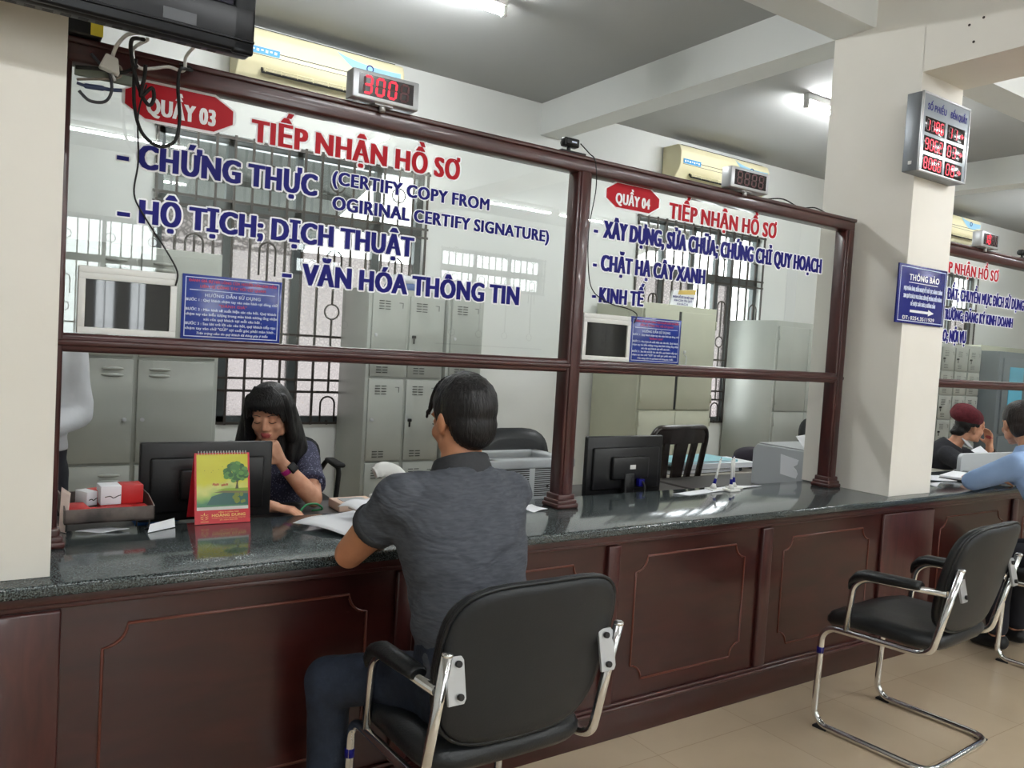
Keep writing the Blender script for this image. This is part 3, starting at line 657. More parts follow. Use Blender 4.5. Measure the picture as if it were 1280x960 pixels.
def touch(x0, x1, label):
    t = thing('touch_screen', label, 'touch screen', ((x0+x1)/2, .02, 1.353), 'touch screens on the partition rail')
    z0, z1, y = 1.3535, 1.528, -.012
    mb = MB(); mb.box(x0+.002, x1-.002, y+.004, y+.04, z0, z1-.004, .003); mb.build('casing', M_white, t)
    mb = MB(); w = .017
    for a, b_, c, d in ((x0, x1, z0, z0+w), (x0, x1, z1-w-.012, z1-.012), (x0, x0+w, z0+w, z1-w-.012), (x1-w, x1, z0+w, z1-w-.012)): mb.box(a, b_, y-.006, y+.006, c, d, .0012)
    mb.box(x0, x1, y-.004, y+.008, z1-.012, z1+.006, .002); mb.build('bezel', M_white, t)
    mb = MB(); n = 24; R = []
    for i in range(n+1):
        u = i/n; R.append((x0+.015+(x1-x0-.03)*u, y-.0005+.002*math.sin(u*7)))
    for (a, ya), (c, yc) in zip(R, R[1:]): mb.face([mb.v((a, ya, z0+.015)), mb.v((c, yc, z0+.015)), mb.v((c, yc, z1-.025)), mb.v((a, ya, z1-.025))], True)
    bmesh.ops.remove_doubles(mb.bm, verts=mb.bm.verts[:], dist=1e-5)
    mb.build('screen', M_screen, t, 'dark glossy screen')
touch(.218, .464, 'white-framed touch screen on the rail beside the left pillar')
touch(1.935, 2.178, 'white-framed touch screen on the rail beside the middle post')

# webcams on the rail
def webcam(x, label):
    t = thing('webcam', label, 'webcam', (x, 0, 2.117), 'webcams on the partition rails')
    mb = MB(); mb.box(x-.055, x+.062, -.025, .025, 2.118, 2.128, .003); mb.build('base_plate', M_black, t)
    mb = MB(); mb.cyl((x-.005, 0, 2.127), (x-.005, 0, 2.148), .008); mb.build('stem', M_black, t)
    mb = MB(); mb.box(x-.035, x+.035, -.016, .016, 2.145, 2.178, .006); mb.box(x-.03, x+.02, -.022, -.014, 2.15, 2.174, .004); mb.cyl((x-.02, .014, 2.161), (x-.02, .021, 2.161), .011); mb.build('camera_head', M_black, t)
    mb = MB(); mb.poly([(x-.008, -.0226, 2.158), (x+.016, -.0226, 2.158), (x+.016, -.0226, 2.164), (x-.008, -.0226, 2.164)]); mb.build('badge', M_txtpale, t)
webcam(1.828, 'small black webcam on the rail above the middle post')
webcam(5.40, 'black webcam on the rail of the far partition at the picture edge')
def cord(name, pts, r, mt, label, cat='cable', group=None, n=6):
    mb = MB(); mb.tube(spline(pts, n), r, 6); return tag(mb.build(name, mt), label, cat, group)
cord('camera_cord', [(1.87, -.01, 2.165), (1.9, -.03, 2.13), (1.915, -.05, 2.10), (1.93, -.045, 2.0), (1.928, -.02, 1.85), (1.945, -.012, 1.70), (1.975, -.012, 1.62), (2.06, -.012, 1.58), (2.16, -.012, 1.565), (2.2, -.022, 1.545), (2.186, -.024, 1.51)], .0022, M_rubber, 'thin black cord from the webcam down the glass to the second touch screen')
cord('screen_cord', [(.36, -.05, 2.03), (.345, -.03, 1.95), (.352, -.014, 1.83), (.345, -.012, 1.74), (.375, -.012, 1.68), (.43, -.012, 1.60), (.462, -.02, 1.54), (.458, -.024, 1.50)], .0024, M_rubber, 'thin black cord running down the glass to the first touch screen')
cord('rail_cord', [(2.95, -.0, 2.122), (3.05, -.02, 2.135), (3.2, 0, 2.121), (3.3, -.01, 2.133), (3.42, 0, 2.12), (3.5, .02, 2.121)], .003, M_rubber, 'loose black cord lying on the top rail near the right pillar')

# television hanging in front of the left pillar
t = thing('television', 'black flat television mounted on the left pillar at the top edge', 'television', (.0, -.42, 2.0))
TX0, TX1, TZ0, TZ1, TY = -.50, .522, 2.03, 2.62, -.47
tl = Matrix.Translation((0, TY, TZ0)) @ Matrix.Rotation(.05, 4, 'X') @ Matrix.Translation((0, -TY, -TZ0))
mb = MB(); mb.xf = tl; mb.box(TX0, TX1, TY, TY+.05, TZ0, TZ1, .012, 3); mb.box(TX0+.12, TX1-.12, TY+.05, TY+.10, TZ0+.06, TZ1-.08, .02, 3); mb.build('casing', M_black, t)
mb = MB(); mb.xf = tl; e = .05
mb.box(TX0, TX1, TY-.014, TY+.004, TZ0+.004, TZ0+.105, .006, 3); mb.box(TX0, TX1, TY-.014, TY+.004, TZ1-e, TZ1, .006, 3)
mb.box(TX0, TX0+e, TY-.014, TY+.004, TZ0, TZ1, .006, 3); mb.box(TX1-e, TX1, TY-.014, TY+.004, TZ0, TZ1, .006, 3); mb.build('bezel', M_gloss, t)
mb = MB(); mb.xf = tl; mb.box(TX0+e, TX1-e, TY-.006, TY+.002, TZ0+.1, TZ1-e); mb.build('screen', mat('tv_screen', srgb(40, 38, 50), .12), t)
mb = MB(); mb.xf = tl; mb.box(TX0, TX1, TY-.018, TY-.012, TZ0+.026, TZ0+.032, .002); mb.build('trim_strip', M_gloss, t)
mb = MB(); mb.xf = tl; mb.box(TX1-.2, TX1-.13, TY-.0148, TY-.0138, TZ0+.035, TZ0+.06); mb.build('badge', mat('tv_badge', srgb(52, 54, 58), .3), t)
mb = MB(); mb.xf = tl
for k in range(26): mb.box(TX0+.1+k*.033, TX0+.12+k*.033, TY+.018, TY+.034, TZ0-.0006, TZ0+.002)
mb.build('vent', M_slot, t)
mb = MB(); mb.box(-.14, .06, -.34, -.302, 2.15, 2.45, .004); mb.box(-.08, .0, -.40, -.33, 2.25, 2.36, .004); mb.build('wall_bracket', M_steeldk, t)
# cables and plugs under the television
CG = 'cables hanging under the television'
cord('power_cable', [(.30, -.38, 2.04), (.30, -.2, 2.09), (.312, -.12, 2.07), (.335, -.1, 2.0), (.36, -.095, 1.965), (.372, -.095, 1.985), (.365, -.1, 2.01), (.338, -.11, 1.98), (.345, -.11, 2.03), (.345, -.12, 2.06)], .005, M_rubber, 'black cable kinked in a small tight loop over the red 03 sticker', group=CG)
cord('aerial_cable', [(.325, -.1, 2.075), (.322, -.1, 2.02), (.326, -.1, 1.95), (.345, -.1, 1.89), (.385, -.1, 1.862), (.425, -.1, 1.88), (.437, -.1, 1.94), (.43, -.1, 2.02), (.432, -.1, 2.07), (.447, -.08, 2.085), (.47, -.06, 2.09), (.465, -.05, 2.10), (.44, -.05, 2.103)], .0048, M_rubber, 'long black cable hanging in a wide loop across the 03 sticker', group=CG)
cord('white_cable', [(.315, -.34, 2.055), (.318, -.1, 2.10), (.322, -.09, 2.072), (.34, -.08, 2.06), (.37, -.075, 2.068), (.41, -.07, 2.083), (.45, -.06, 2.085), (.452, -.08, 2.12), (.447, -.3, 2.1), (.445, -.38, 2.06)], .0045, M_white, 'white cable looped over the top rail under the television', group=CG)
cord('looped_cable', [(.19, -.07, 2.03), (.24, -.08, 2.035), (.29, -.085, 2.035), (.318, -.09, 2.05), (.33, -.09, 2.062)], .005, M_rubber, 'black cable running from the left pillar edge to the rail', group=CG)
cord('coiled_cable', [(.20, -.06, 1.975), (.225, -.06, 1.955), (.26, -.06, 1.96), (.275, -.06, 1.99), (.27, -.06, 2.03), (.25, -.06, 2.05), (.225, -.06, 2.075)], .0042, mat('grey_sheath', srgb(70, 72, 78), .5), 'grey-black cable curled in a ring beside the left pillar', group=CG)
cord('tan_cable', [(.195, -.05, 2.005), (.24, -.05, 2.016), (.285, -.05, 2.028), (.298, -.05, 2.04), (.295, -.05, 2.06), (.27, -.06, 2.063)], .0034, mat('tan_sheath', srgb(150, 140, 130), .5), 'thin beige cable bent back on itself beside the left pillar', group=CG)
cord('connector_cable', [(.195, -.055, 1.995), (.215, -.055, 1.992), (.25, -.055, 1.994), (.275, -.055, 1.995), (.30, -.055, 1.999)], [.004]*6+[.007]*8+[.005]*11, mat('blue_grey_plug', srgb(60, 72, 110), .5), 'blue-grey connector cable sticking out beside the left pillar', group=CG)
t = thing('power_plug', 'white plug adapter dangling under the television', 'plug', (.255, -.12, 2.03))
mb = MB(); mb.prism([(.237, 2.03), (.285, 2.018), (.280, 2.058), (.252, 2.066)], 'xz', -.13, -.1, .004); mb.build('plug_body', M_white, t)
mb = MB(); mb.tube(spline([(.268, -.115, 2.063), (.276, -.13, 2.09), (.29, -.2, 2.10), (.30, -.36, 2.06)], 6), .0048, 6); mb.build('lead', M_white, t)
mb = MB(); mb.cyl((.268, -.116, 2.022), (.276, -.116, 2.004), .0035); mb.build('prong', M_alu, t)
t = thing('power_brick', 'black power brick with a yellow label on the rail behind the left pillar', 'power adapter', (.2, .0, 2.117))
mb = MB(); mb.box(.15, .25, -.06, .02, 2.117, 2.165, .006); mb.build('brick', M_black, t)
mb = MB(); mb.box(.222, .251, -.0612, -.0602, 2.122, 2.158); mb.build('label_patch', M_yellow, t, 'yellow label')
mb = MB(); mb.box(.19, .335, -.046, -.034, 2.018, 2.043, .003); tag(mb.build('cable_duct', mat('duct_grey_green', srgb(120, 128, 118), .5)), 'grey-green plastic cable duct strip beside the left pillar under the rail', 'cable duct')

# ---------------------------------------------------------------- air conditioners
def aircon(x0, x1, z0, z1, label):
    t = thing('air_conditioner', label, 'air conditioner', ((x0+x1)/2, 2.66, z0), 'cream wall air conditioners')
    h = z1-z0
    prof = [(2.775, z0+.01), (2.775, z1), (2.60, z1), (2.575, z1-.012), (2.553, z1-.06), (2.55, z0+.13), (2.565, z0+.09), (2.62, z0+.02), (2.66, z0)]
    mb = MB(); mb.prism(prof, 'yz', x0, x1, .008); mb.build('casing', M_acw, t)
    mb = MB(); mb.box(x0+.03, x1-.03, 2.546, 2.552, z0+.155, z0+.158); mb.box(x0+.03, x1-.03, 2.5475, 2.553, z0+.128, z0+.130); mb.build('panel_seam', M_slot, t)
    mb = MB(); P = lambda y, z: (y, z)
    mb.xf = Matrix.Translation((0, 2.585, z0+.062)) @ Matrix.Rotation(-.66, 4, 'X')
    mb.box(x0+.14, x1-.1, -.006, .006, -.036, .036); mb.build('outlet', M_slot, t)
    mb = MB(); mb.xf = Matrix.Translation((0, 2.578, z0+.06)) @ Matrix.Rotation(-.66, 4, 'X')
    for k in (-.02, 0, .02): mb.box(x0+.15, x1-.11, -.012, .004, k-.002, k+.002)
    for k in range(9): xx = x0+.16+(x1-x0-.28)*k/8; mb.box(xx-.002, xx+.002, -.009, .004, -.03, .03)
    mb.build('louvre', M_acw, t)
    mb = MB().m(mat('sticker_blue', srgb(60, 150, 205), .4)); mb.box(x0+.03, x0+.24, 2.5455, 2.549, z0+.135, z0+.175)
    mb.m(M_txtwhite)
    for k in range(7): mb.box(x0+.045+k*.027, x0+.06+k*.027, 2.5445, 2.548, z0+.147+.006*(k % 2), z0+.162)
    mb.build('sticker', None, t, 'blue energy sticker')
    mb = MB().m(mat('wave_blue', srgb(150, 196, 220), .4)); up_, lo = [], []
    for k in range(21):
        u = k/20; xx = x1-.50+.47*u; up_.append((xx, z0+.285-.10*u**.6+.045*u*u)); lo.append((xx, z0+.285-.15*math.sin(min(u*1.25, 1)*PI*.62)+.055*max(0, u-.35)))
    for a, b_, c, d in zip(up_, up_[1:], lo[1:], lo): mb.poly([(a[0], 2.5462, a[1]), (b_[0], 2.5462, b_[1]), (c[0], 2.5462, c[1]), (d[0], 2.5462, d[1])])
    mb.m(M_txtblue); ring_ = [(x1-.25+.022*math.cos(2*PI*k/14), 2.5456, z0+.21+.022*math.sin(2*PI*k/14)) for k in range(14)]; mb.tube(ring_, .004, 5, closed=True)
    mb.build('wave_sticker', None, t, 'pale blue wave sticker', recalc=False)
    mb = MB(); mb.box(x0+.05, x1-.05, 2.60, 2.76, z1-.001, z1+.004)
    mb.build('air_inlet', M_slot, t)
aircon(1.25, 2.33, 2.925, 3.225, 'cream air conditioner with blue stickers behind the display showing 300')
aircon(4.93, 6.08, 2.905, 3.205, 'cream air conditioner on the wall behind the unlit display')
aircon(8.93, 9.98, 2.95, 3.235, 'cream air conditioner partly hidden by the right pillar')

# ---------------------------------------------------------------- lockers and cabinets
def vents(mb, cx, y, z, n=4, w=.034, dx=.022, dz=.017):
    for i in range(n):
        for k in (-1, 1): mb.box(cx+k*dx-w/2, cx+k*dx+w/2, y-.003, y+.001, z-i*dz-.0022, z-i*dz+.0022)
def louvres(mb, cx, y, z, n=2, w=.11):
    for i in range(n): mb.ell((cx, y, z-i*.034), (w/2, .012, .011))
def locker(name, x0, x1, y0, y1, z1, cols, rows, label, cat='locker', mt=M_steel, style='slot', knob=.5, group=None, z0=0):
    t = thing(name, label, cat, ((x0+x1)/2, (y0+y1)/2, z0), group)
    mb = MB(); mb.box(x0, x1, y0+.004, y1, z0+.04, z1, .004); mb.box(x0+.02, x1-.02, y0+.03, y1-.01, z0, z0+.05); mb.build('body', mt, t)
    cw = (x1-x0-.02)/cols; rh = (z1-z0-.08)/rows
    for r in range(rows):
        for c in range(cols):
            a = x0+.01+c*cw+.012; b_ = a+cw-.024; q = z1-.03-r*rh-.008; p = q-rh+.016
            d = MB(); d.box(a, b_, y0-.012, y0+.006, p, q, .003); dr = d.build('door', mt, t)
            g = MB()
            if style == 'slot': vents(g, a+(b_-a)*.34, y0-.0125, q-.045); vents(g, a+(b_-a)*.34, y0-.0125, p+.06, 3)
            elif style == 'louvre': louvres(g, (b_-.10) if c == 0 else (a+.11), y0-.012, q-.05)
            if style != 'plain': g.build('vent', M_slot if style == 'slot' else mt, dr)
            k = MB(); kx = a+.03 if (c or style == 'slot') else b_-.035
            if style == 'louvre' and c: kx = a+.03
            kz = p+(q-p)*knob
            if style == 'slot' and c: k.box(kx-.012, kx+.012, y0-.032, y0-.012, kz-.01, kz+.01, .004); k.box(kx-.006, kx+.006, y0-.026, y0-.022, kz-.045, kz-.012, .002)
            else: k.cyl((kx, y0-.018, kz), (kx, y0-.012, kz), .011); k.cyl((kx, y0-.021, kz), (kx, y0-.018, kz), .006)
            k.build('lock', M_black if (style == 'slot' and c) else M_alu, dr)
            if style == 'slot':
                h = MB(); cxn = b_-.03; h.box(cxn-.028, cxn, y0-.0135, y0-.012, q-.053, q-.05); h.box(cxn-.003, cxn, y0-.0135, y0-.012, q-.085, q-.05); h.build('card_holder', M_steeldk, dr)
    return t
locker('steel_locker', .28, 1.145, 2.3, 2.75, 1.81, 2, 3, 'pale grey two-column steel locker standing left of the woman in the dotted blouse', style='louvre', knob=.42)
locker('steel_locker', 2.05, 2.60, 2.3, 2.75, 1.715, 2, 3, 'pale grey steel locker with keys in its locks behind the seated man', style='slot')
locker('steel_locker', 2.625, 2.905, 2.3, 2.75, 1.72, 1, 3, 'narrow single-column grey steel locker against the bare white wall', style='slot')
def cabinet(x0, x1, y0, y1, z1, zs, mt, label, dark=None):
    t = thing('filing_cabinet', label, 'cabinet', ((x0+x1)/2, (y0+y1)/2, 0))
    mb = MB(); mb.box(x0, x1, y0+.004, y1, .04, z1, .004); mb.box(x0+.02, x1-.02, y0+.03, y1-.01, 0, .05); mb.build('body', mt, t)
    xm = (x0+x1)/2
    for (p, q) in ((.07, zs-.006), (zs+.006, z1-.05)):
        for k, (a, b_) in enumerate(((x0+.02, xm-.003), (xm+.003, x1-.02))):
            if dark and q > 1.2 and k == 0: b_ = xm-.028
            d = MB(); d.box(a, b_, y0-.014, y0+.006, p, q, .003); dr = d.build('door', mt, t)
            h = MB(); hx = (b_-.03) if k == 0 else (a+.05)
            if k == 1:
                zc = (p+q)/2; h.box(hx-.014, hx+.014, y0-.022, y0-.013, zc+.06, zc+.085, .003); h.tube(arc_path([(hx, y0-.014, zc+.05), (hx, y0-.04, zc+.04), (hx, y0-.04, zc-.03), (hx, y0-.014, zc-.04)], .012), .005, 6)
                h.build('handle', M_alu, dr)
            hg = MB()
            for zz in (p+.09, q-.09): hx2 = a+.002 if k == 0 else b_-.002; hg.cyl((hx2, y0-.018, zz-.035), (hx2, y0-.018, zz+.035), .005)
            hg.build('hinge', mt, dr)
    if dark: mb = MB(); mb.box(xm-.027, xm+.001, y0-.006, y0+.002, zs+.006, z1-.05); mb.build('door_gap', M_steeldk, t, 'dark gap where the upper door stands ajar')
    return t
cabinet(4.28, 5.12, 2.2, 2.75, 1.80, .955, M_cream, 'cream two-door filing cabinet behind the dark plastic chair', True)
cabinet(5.905, 6.80, 2.2, 2.75, 1.765, .95, M_steel, 'grey steel filing cabinet beside the right pillar behind the glass')
locker('steel_locker', 8.55, 9.72, 2.3, 2.75, 1.715, 4, 6, 'grey locker bank of many small doors behind the woman in the beret', style='slot')
t = thing('glass_door_cabinet', 'slate-grey cabinet with pale blue sheets behind two door panes', 'cabinet', (10.4, 2.3, 0))
mb = MB(); mb.box(9.78, 11.3, 2.12, 2.5, 0, 1.675, .004); mb.build('body', mat('slate_steel', srgb(110, 118, 122), .45, .1), t)
for a, b_ in ((9.86, 10.53), (10.56, 11.22)):
    d = MB(); d.box(a, b_, 2.10, 2.125, .72, 1.60, .003); dr = d.build('door', mat('slate_steel'), t)
    d = MB(); d.box(a+.14, b_-.2, 2.094, 2.102, .86, 1.5); d.build('blue_sheet', M_cyan, dr, 'pale blue sheet')
    d = MB(); d.box(b_-.08 if a < 10 else a+.05, b_-.06 if a < 10 else a+.07, 2.07, 2.1, 1.05, 1.17, .005); d.build('handle', M_slot, dr)
    d = MB(); d.box(a, b_, 2.10, 2.125, .06, .69, .003); d.build('door', mat('slate_steel'), t)
mb = MB(); mb.box(10.15, 11.4, 2.52, 2.76, 0, 1.755, .004); mb.box(10.17, 11.38, 2.512, 2.522, .06, 1.70, .003); tag(mb.build('tall_cabinet', M_cream), 'cream cabinet standing behind the slate cabinet with blue sheets', 'cabinet')
t = thing('desk_plaque', 'white and yellow lettered plaque standing on the cream filing cabinet', 'plaque', (4.80, 2.3, 1.8))
mb = MB(); mb.prism([(4.66, 1.801), (4.925, 1.801), (4.955, 1.955), (4.69, 1.925)], 'xz', 2.29, 2.31); mb.build('board', M_paper, t)
mb = MB().m(mat('plaque_yellow', srgb(206, 176, 90), .5)); mb.poly([(4.74, 2.288, 1.895), (4.94, 2.288, 1.91), (4.95, 2.288, 1.95), (4.75, 2.288, 1.93)])
for i, (s, a, b_) in enumerate((('NHẬN HỒ SƠ TẠI VIỆT NAM', 4.685, 4.925), ('XIN CẢM ƠN QUÝ', 4.70, 4.91), ('KHÁCH', 4.74, 4.86))): letter(mb, s, a, b_, 1.868-i*.028, 1.885-i*.028, 2.288, M_txtblue, .03)
mb.build('printed_text', None, t, recalc=False)
t = thing('file_box', 'blue and white folded cloth bundle on top of the grey locker', 'bundle', (2.33, 2.45, 1.716))
mb = MB(); mb.box(2.26, 2.47, 2.38, 2.56, 1.716, 1.765, .012); mb.build('folded_cover', mat('bundle_blue', srgb(70, 96, 150), .7), t, 'blue lower fold')
mb = MB(); mb.ell((2.34, 2.47, 1.785), (.12, .1, .04)); mb.ell((2.42, 2.46, 1.775), (.07, .08, .03)); mb.build('white_cloth', M_whshirt, t, 'white upper cloth')
# ---------------------------------------------------------------- things on the counter
def sheet(name, pts, z, mt, label, cat='paper', th=.0012, wav=.0, group=None):
    """a sheet of paper: quad grid between four corners with a slight ripple"""
    a, b_, c, d = [V((p[0], p[1], z+(p[2] if len(p) > 2 else 0))) for p in pts]; mb = MB(); n = 10; G = {}
    for up_ in (0, 1):
        for i in range(n+1):
            for j in range(n+1):
                u, w = i/n, j/n; p = a.lerp(b_, u).lerp(d.lerp(c, u), w)
                p.z += wav*(math.sin(u*5+w*3)+1+math.sin(w*7-u*2)*.5+.5)+up_*th; G[up_, i, j] = mb.v(p)
    for i in range(n):
        for j in range(n):
            mb.face([G[1, i, j], G[1, i+1, j], G[1, i+1, j+1], G[1, i, j+1]], True); mb.face([G[0, i, j], G[0, i, j+1], G[0, i+1, j+1], G[0, i+1, j]], True)
    for i in range(n):
        for (e, f) in (((i, 0), (i+1, 0)), ((i, n), (i+1, n)), ((0, i), (0, i+1)), ((n, i), (n, i+1))): mb.face([G[0, e[0], e[1]], G[0, f[0], f[1]], G[1, f[0], f[1]], G[1, e[0], e[1]]])
    o = mb.build(name, mt); return tag(o, label, cat, group)
ZC = .7802
sheet('paper_sheet', [(.835, .0), (.99, -.30), (1.22, -.18), (1.08, .10)], ZC, M_paper, 'large white paper sheet spread on the counter under the man\'s forearm', wav=.008)
sheet('paper_sheet', [(.99, .02), (1.06, -.12), (1.26, -.02), (1.17, .12)], ZC+.032, M_paper, 'crumpled white sheet lying on the larger one in front of the man', wav=.012)
sheet('paper_sheet', [(1.70, .03), (1.72, -.06), (1.80, -.04), (1.79, .05)], ZC, M_paper, 'small white paper slip on the granite left of the middle post', wav=.002)
sheet('paper_sheet', [(2.55, .06), (2.62, .02), (3.2, .10), (3.05, .145)], ZC, M_paper, 'white paper sheet on the counter behind the three pens', wav=.001)
sheet('paper_sheet', [(4.25, -.02), (4.6, -.12), (4.86, -.02), (4.5, .12)], ZC, M_paper, 'white sheets on the counter between the right pillar and the blue-shirted person', wav=.003)
sheet('paper_sheet', [(4.2, -.12), (4.26, -.19), (4.36, -.17), (4.3, -.08)], ZC, M_paper, 'folded white slip on the counter at the right pillar edge', wav=.006)
t = thing('folder', 'open folder of white papers on the counter before the woman in the beret', 'folder', (4.8, -.04, .78))
mb = MB(); mb.xf = Matrix.Translation((4.78, -.07, .782)) @ Matrix.Rotation(.2, 4, 'Z'); mb.box(-.17, .17, -.085, .085, 0, .006, .002); mb.build('cover', M_steeldk, t)
mb = MB(); mb.xf = Matrix.Translation((4.78, -.06, .788)) @ Matrix.Rotation(.26, 4, 'Z'); mb.box(-.16, .16, -.08, .085, 0, .012, .002); mb.build('papers', M_paper, t)
t = thing('folded_card', 'small folded white card on the granite left of the calendar', 'card', (.46, .1, .78))
mb = MB(); mb.poly([(.425, .06, .781), (.51, .11, .781), (.51, .125, .805), (.435, .085, .80)]); mb.poly([(.435, .085, .80), (.51, .125, .805), (.50, .15, .781), (.425, .115, .781)]); mb.build('fold', M_paper, t, recalc=False)

# desk calendar
t = thing('desk_calendar', 'spiral desk calendar with a yellow-green tree picture and a red base', 'calendar', (.65, .12, .78))
A_, B_ = V((.568, .118, .7805)), V((.735, .112, .7805)); ux = (B_-A_).normalized(); wd = (B_-A_).length; lean = V((0, .045, .215)); uz = lean.normalized(); hh = lean.length
fr = ux.cross(uz); fr = fr if fr.y < 0 else -fr
CP = lambda x, z, d: A_+ux*x+uz*z+fr*d
def cbox(mb, x0, x1, z0, z1, d0, d1):
    P = [CP(x, z, d) for d in (d0, d1) for x, z in ((x0, z0), (x1, z0), (x1, z1), (x0, z1))]; b = [mb.v(p) for p in P]
    for f in ((0, 1, 2, 3), (4, 5, 6, 7), (0, 1, 5, 4), (1, 2, 6, 5), (2, 3, 7, 6), (3, 0, 4, 7)): mb.face([b[i] for i in f])
def cpoly(mb, pts, d): mb.poly([CP(x, z, d) for x, z in pts])
M_calred = mat('calendar_red', srgb(206, 40, 52), .4)
mb = MB(); cbox(mb, 0, wd, 0, hh, -.003, 0); mb.build('front_board', M_calred, t)
mb = MB(); P = [A_+V((0, .115, 0)), B_+V((0, .115, 0)), CP(wd, hh, 0), CP(0, hh, 0)]
a = [mb.v(p) for p in P]; c = [mb.v(p+V((0, .003, 0))) for p in P]
for f in ((0, 1, 2, 3),): mb.face([a[i] for i in f]); mb.face([c[i] for i in f])
for i in range(4): mb.face([a[i], a[(i+1) % 4], c[(i+1) % 4], c[i]])
mb.build('back_board', M_calred, t)
# printed picture: gradient sheet, water band, bank and tree
M_pic = mat('picture_print', srgb(200, 200, 40), .3); nt = M_pic.node_tree; b = nt.nodes['Principled BSDF']; tc = nt.nodes.new('ShaderNodeTexCoord'); sp = nt.nodes.new('ShaderNodeSeparateXYZ'); rp = nt.nodes.new('ShaderNodeValToRGB')
nz = nt.nodes.new('ShaderNodeTexNoise'); nz.inputs['Scale'].default_value = 2.2; ad = nt.nodes.new('ShaderNodeMath'); ad.operation = 'MULTIPLY_ADD'; ad.inputs[1].default_value = .5
nt.links.new(tc.outputs['Generated'], sp.inputs[0]); nt.links.new(tc.outputs['Generated'], nz.inputs['Vector']); nt.links.new(nz.outputs['Fac'], ad.inputs[0]); nt.links.new(sp.outputs['Z'], ad.inputs[2]); nt.links.new(ad.outputs[0], rp.inputs['Fac'])
cr = rp.color_ramp; cr.elements[0].position = .1; cr.elements[0].color = srgb(60, 120, 70); cr.elements[1].position = .95; cr.elements[1].color = srgb(206, 200, 40)
for p_, c_ in ((.3, (70, 130, 90)), (.46, (150, 186, 90)), (.6, (214, 216, 120)), (.75, (210, 206, 46))): e_ = cr.elements.new(p_); e_.color = srgb(*c_)
nt.links.new(rp.outputs['Color'], b.inputs['Base Color'])
mb = MB(); cpoly(mb, [(.006, .052), (wd-.006, .052), (wd-.006, hh-.004), (.006, hh-.004)], .0008); pg = mb.build('picture_page', M_pic, t, 'yellow-green landscape page', recalc=False)
mb = MB(); d = .0014
mb.m(mat('print_pale_strip', srgb(214, 214, 206), .4)); cpoly(mb, [(.006, .042), (wd-.006, .042), (wd-.006, .052), (.006, .052)], d)
mb.m(mat('print_water', srgb(46, 96, 84), .3)); cpoly(mb, [(.035, .058), (wd-.006, .055), (wd-.006, .094), (.09, .096), (.05, .084)], d)
mb.m(mat('print_bank', srgb(120, 112, 76), .4)); cpoly(mb, [(.055, .096), (wd-.006, .090), (wd-.006, .100), (.1, .104)], d+.0002)
mb.m(mat('print_grass', srgb(140, 170, 50), .4)); cpoly(mb, [(.06, .102), (wd-.006, .098), (wd-.006, .108), (.09, .108)], d+.0003)
mb.m(mat('print_trunk', srgb(90, 84, 50), .4)); cpoly(mb, [(.122, .106), (.132, .106), (.130, .125), (.136, .138), (.118, .138), (.126, .125)], d+.0004)
rnd = random.Random(3)
for k in range(46):
    a_ = rnd.random()*2*PI; q = math.sqrt(rnd.random()); cx, cz, r = .124+q*.034*math.cos(a_), .158+q*.028*math.sin(a_), .006+.006*rnd.random()
    mb.m(mat('print_leaf_%d' % (k % 3), srgb(*((70, 120, 56), (94, 146, 66), (52, 98, 50))[k % 3]), .4)); cpoly(mb, [(cx+r*math.cos(2*PI*i/8), cz+r*.85*math.sin(2*PI*i/8)) for i in range(8)], d+.0004+.00001*k)
for k in range(12):
    cx, cz, r = .118+rnd.random()*.035, .062+rnd.random()*.03, .004+.004*rnd.random(); mb.m(mat('print_reflection', srgb(120, 134, 52), .4)); cpoly(mb, [(cx+r*math.cos(2*PI*i/7), cz+r*math.sin(2*PI*i/7)) for i in range(7)], d+.0005+.00001*k)
for cx, cz in ((.056, .122), (.062, .120), (.068, .121), (.082, .118), (.088, .119), (.096, .12)): mb.m(mat('print_deer', srgb(196, 120, 70), .4)); cpoly(mb, [(cx-.004, cz-.003), (cx+.004, cz-.003), (cx+.004, cz+.003), (cx-.002, cz+.004)], d+.0006)
mb.m(M_slot)
for cx, cz in ((.03, .165), (.055, .165), (.072, .168), (.05, .16), (.083, .176)): cpoly(mb, [(cx-.0015, cz), (cx+.0015, cz+.001), (cx, cz-.001)], d)
mb.m(M_gold)
def cl(s, x0, x1, z0, z1, bold=.03): letter(mb, s, x0, x1, z0, z1, 0, M_gold, bold, P=lambda x, z, dd: CP(x, z, .0016+dd))
cl('CÔNG TY LƯƠNG THỰC', .070, .132, .033, .0365); cl('HOÀNG DUNG', .050, .152, .021, .030, .045); cl('Xã Hòa Long, Thành phố Bà Rịa, Vũng Tàu', .050, .152, .0155, .0182); cl('ĐT: 0254 3823 023', .074, .128, .009, .0122)
cl('HOÀNG DUNG', .017, .040, .006, .0085)
for sx in (-1, 1):
    for k in range(3): x0, z0 = .028, .012+k*.006; mb.m(M_gold); cpoly(mb, [(x0, z0), (x0+sx*.006, z0+.004), (x0+sx*.013, z0+.007-.001*k), (x0+sx*.008, z0+.003)], .0016)
cpoly(mb, [(.026, .029), (.028, .026), (.030, .029), (.028, .036)], .0016)
mb.build('printed_design', None, pg, 'printed tree, lake and gold lettering', recalc=False)
mb = MB()
for k in range(18):
    cx = .012+(wd-.024)*k/17; mb.tube([CP(cx, hh+.001+.0055*math.cos(2*PI*i/10), .004*math.sin(2*PI*i/10)*1.4) for i in range(10)], .0009, 5, closed=True)
mb.build('spiral_binding', M_white, t, 'white wire spiral')

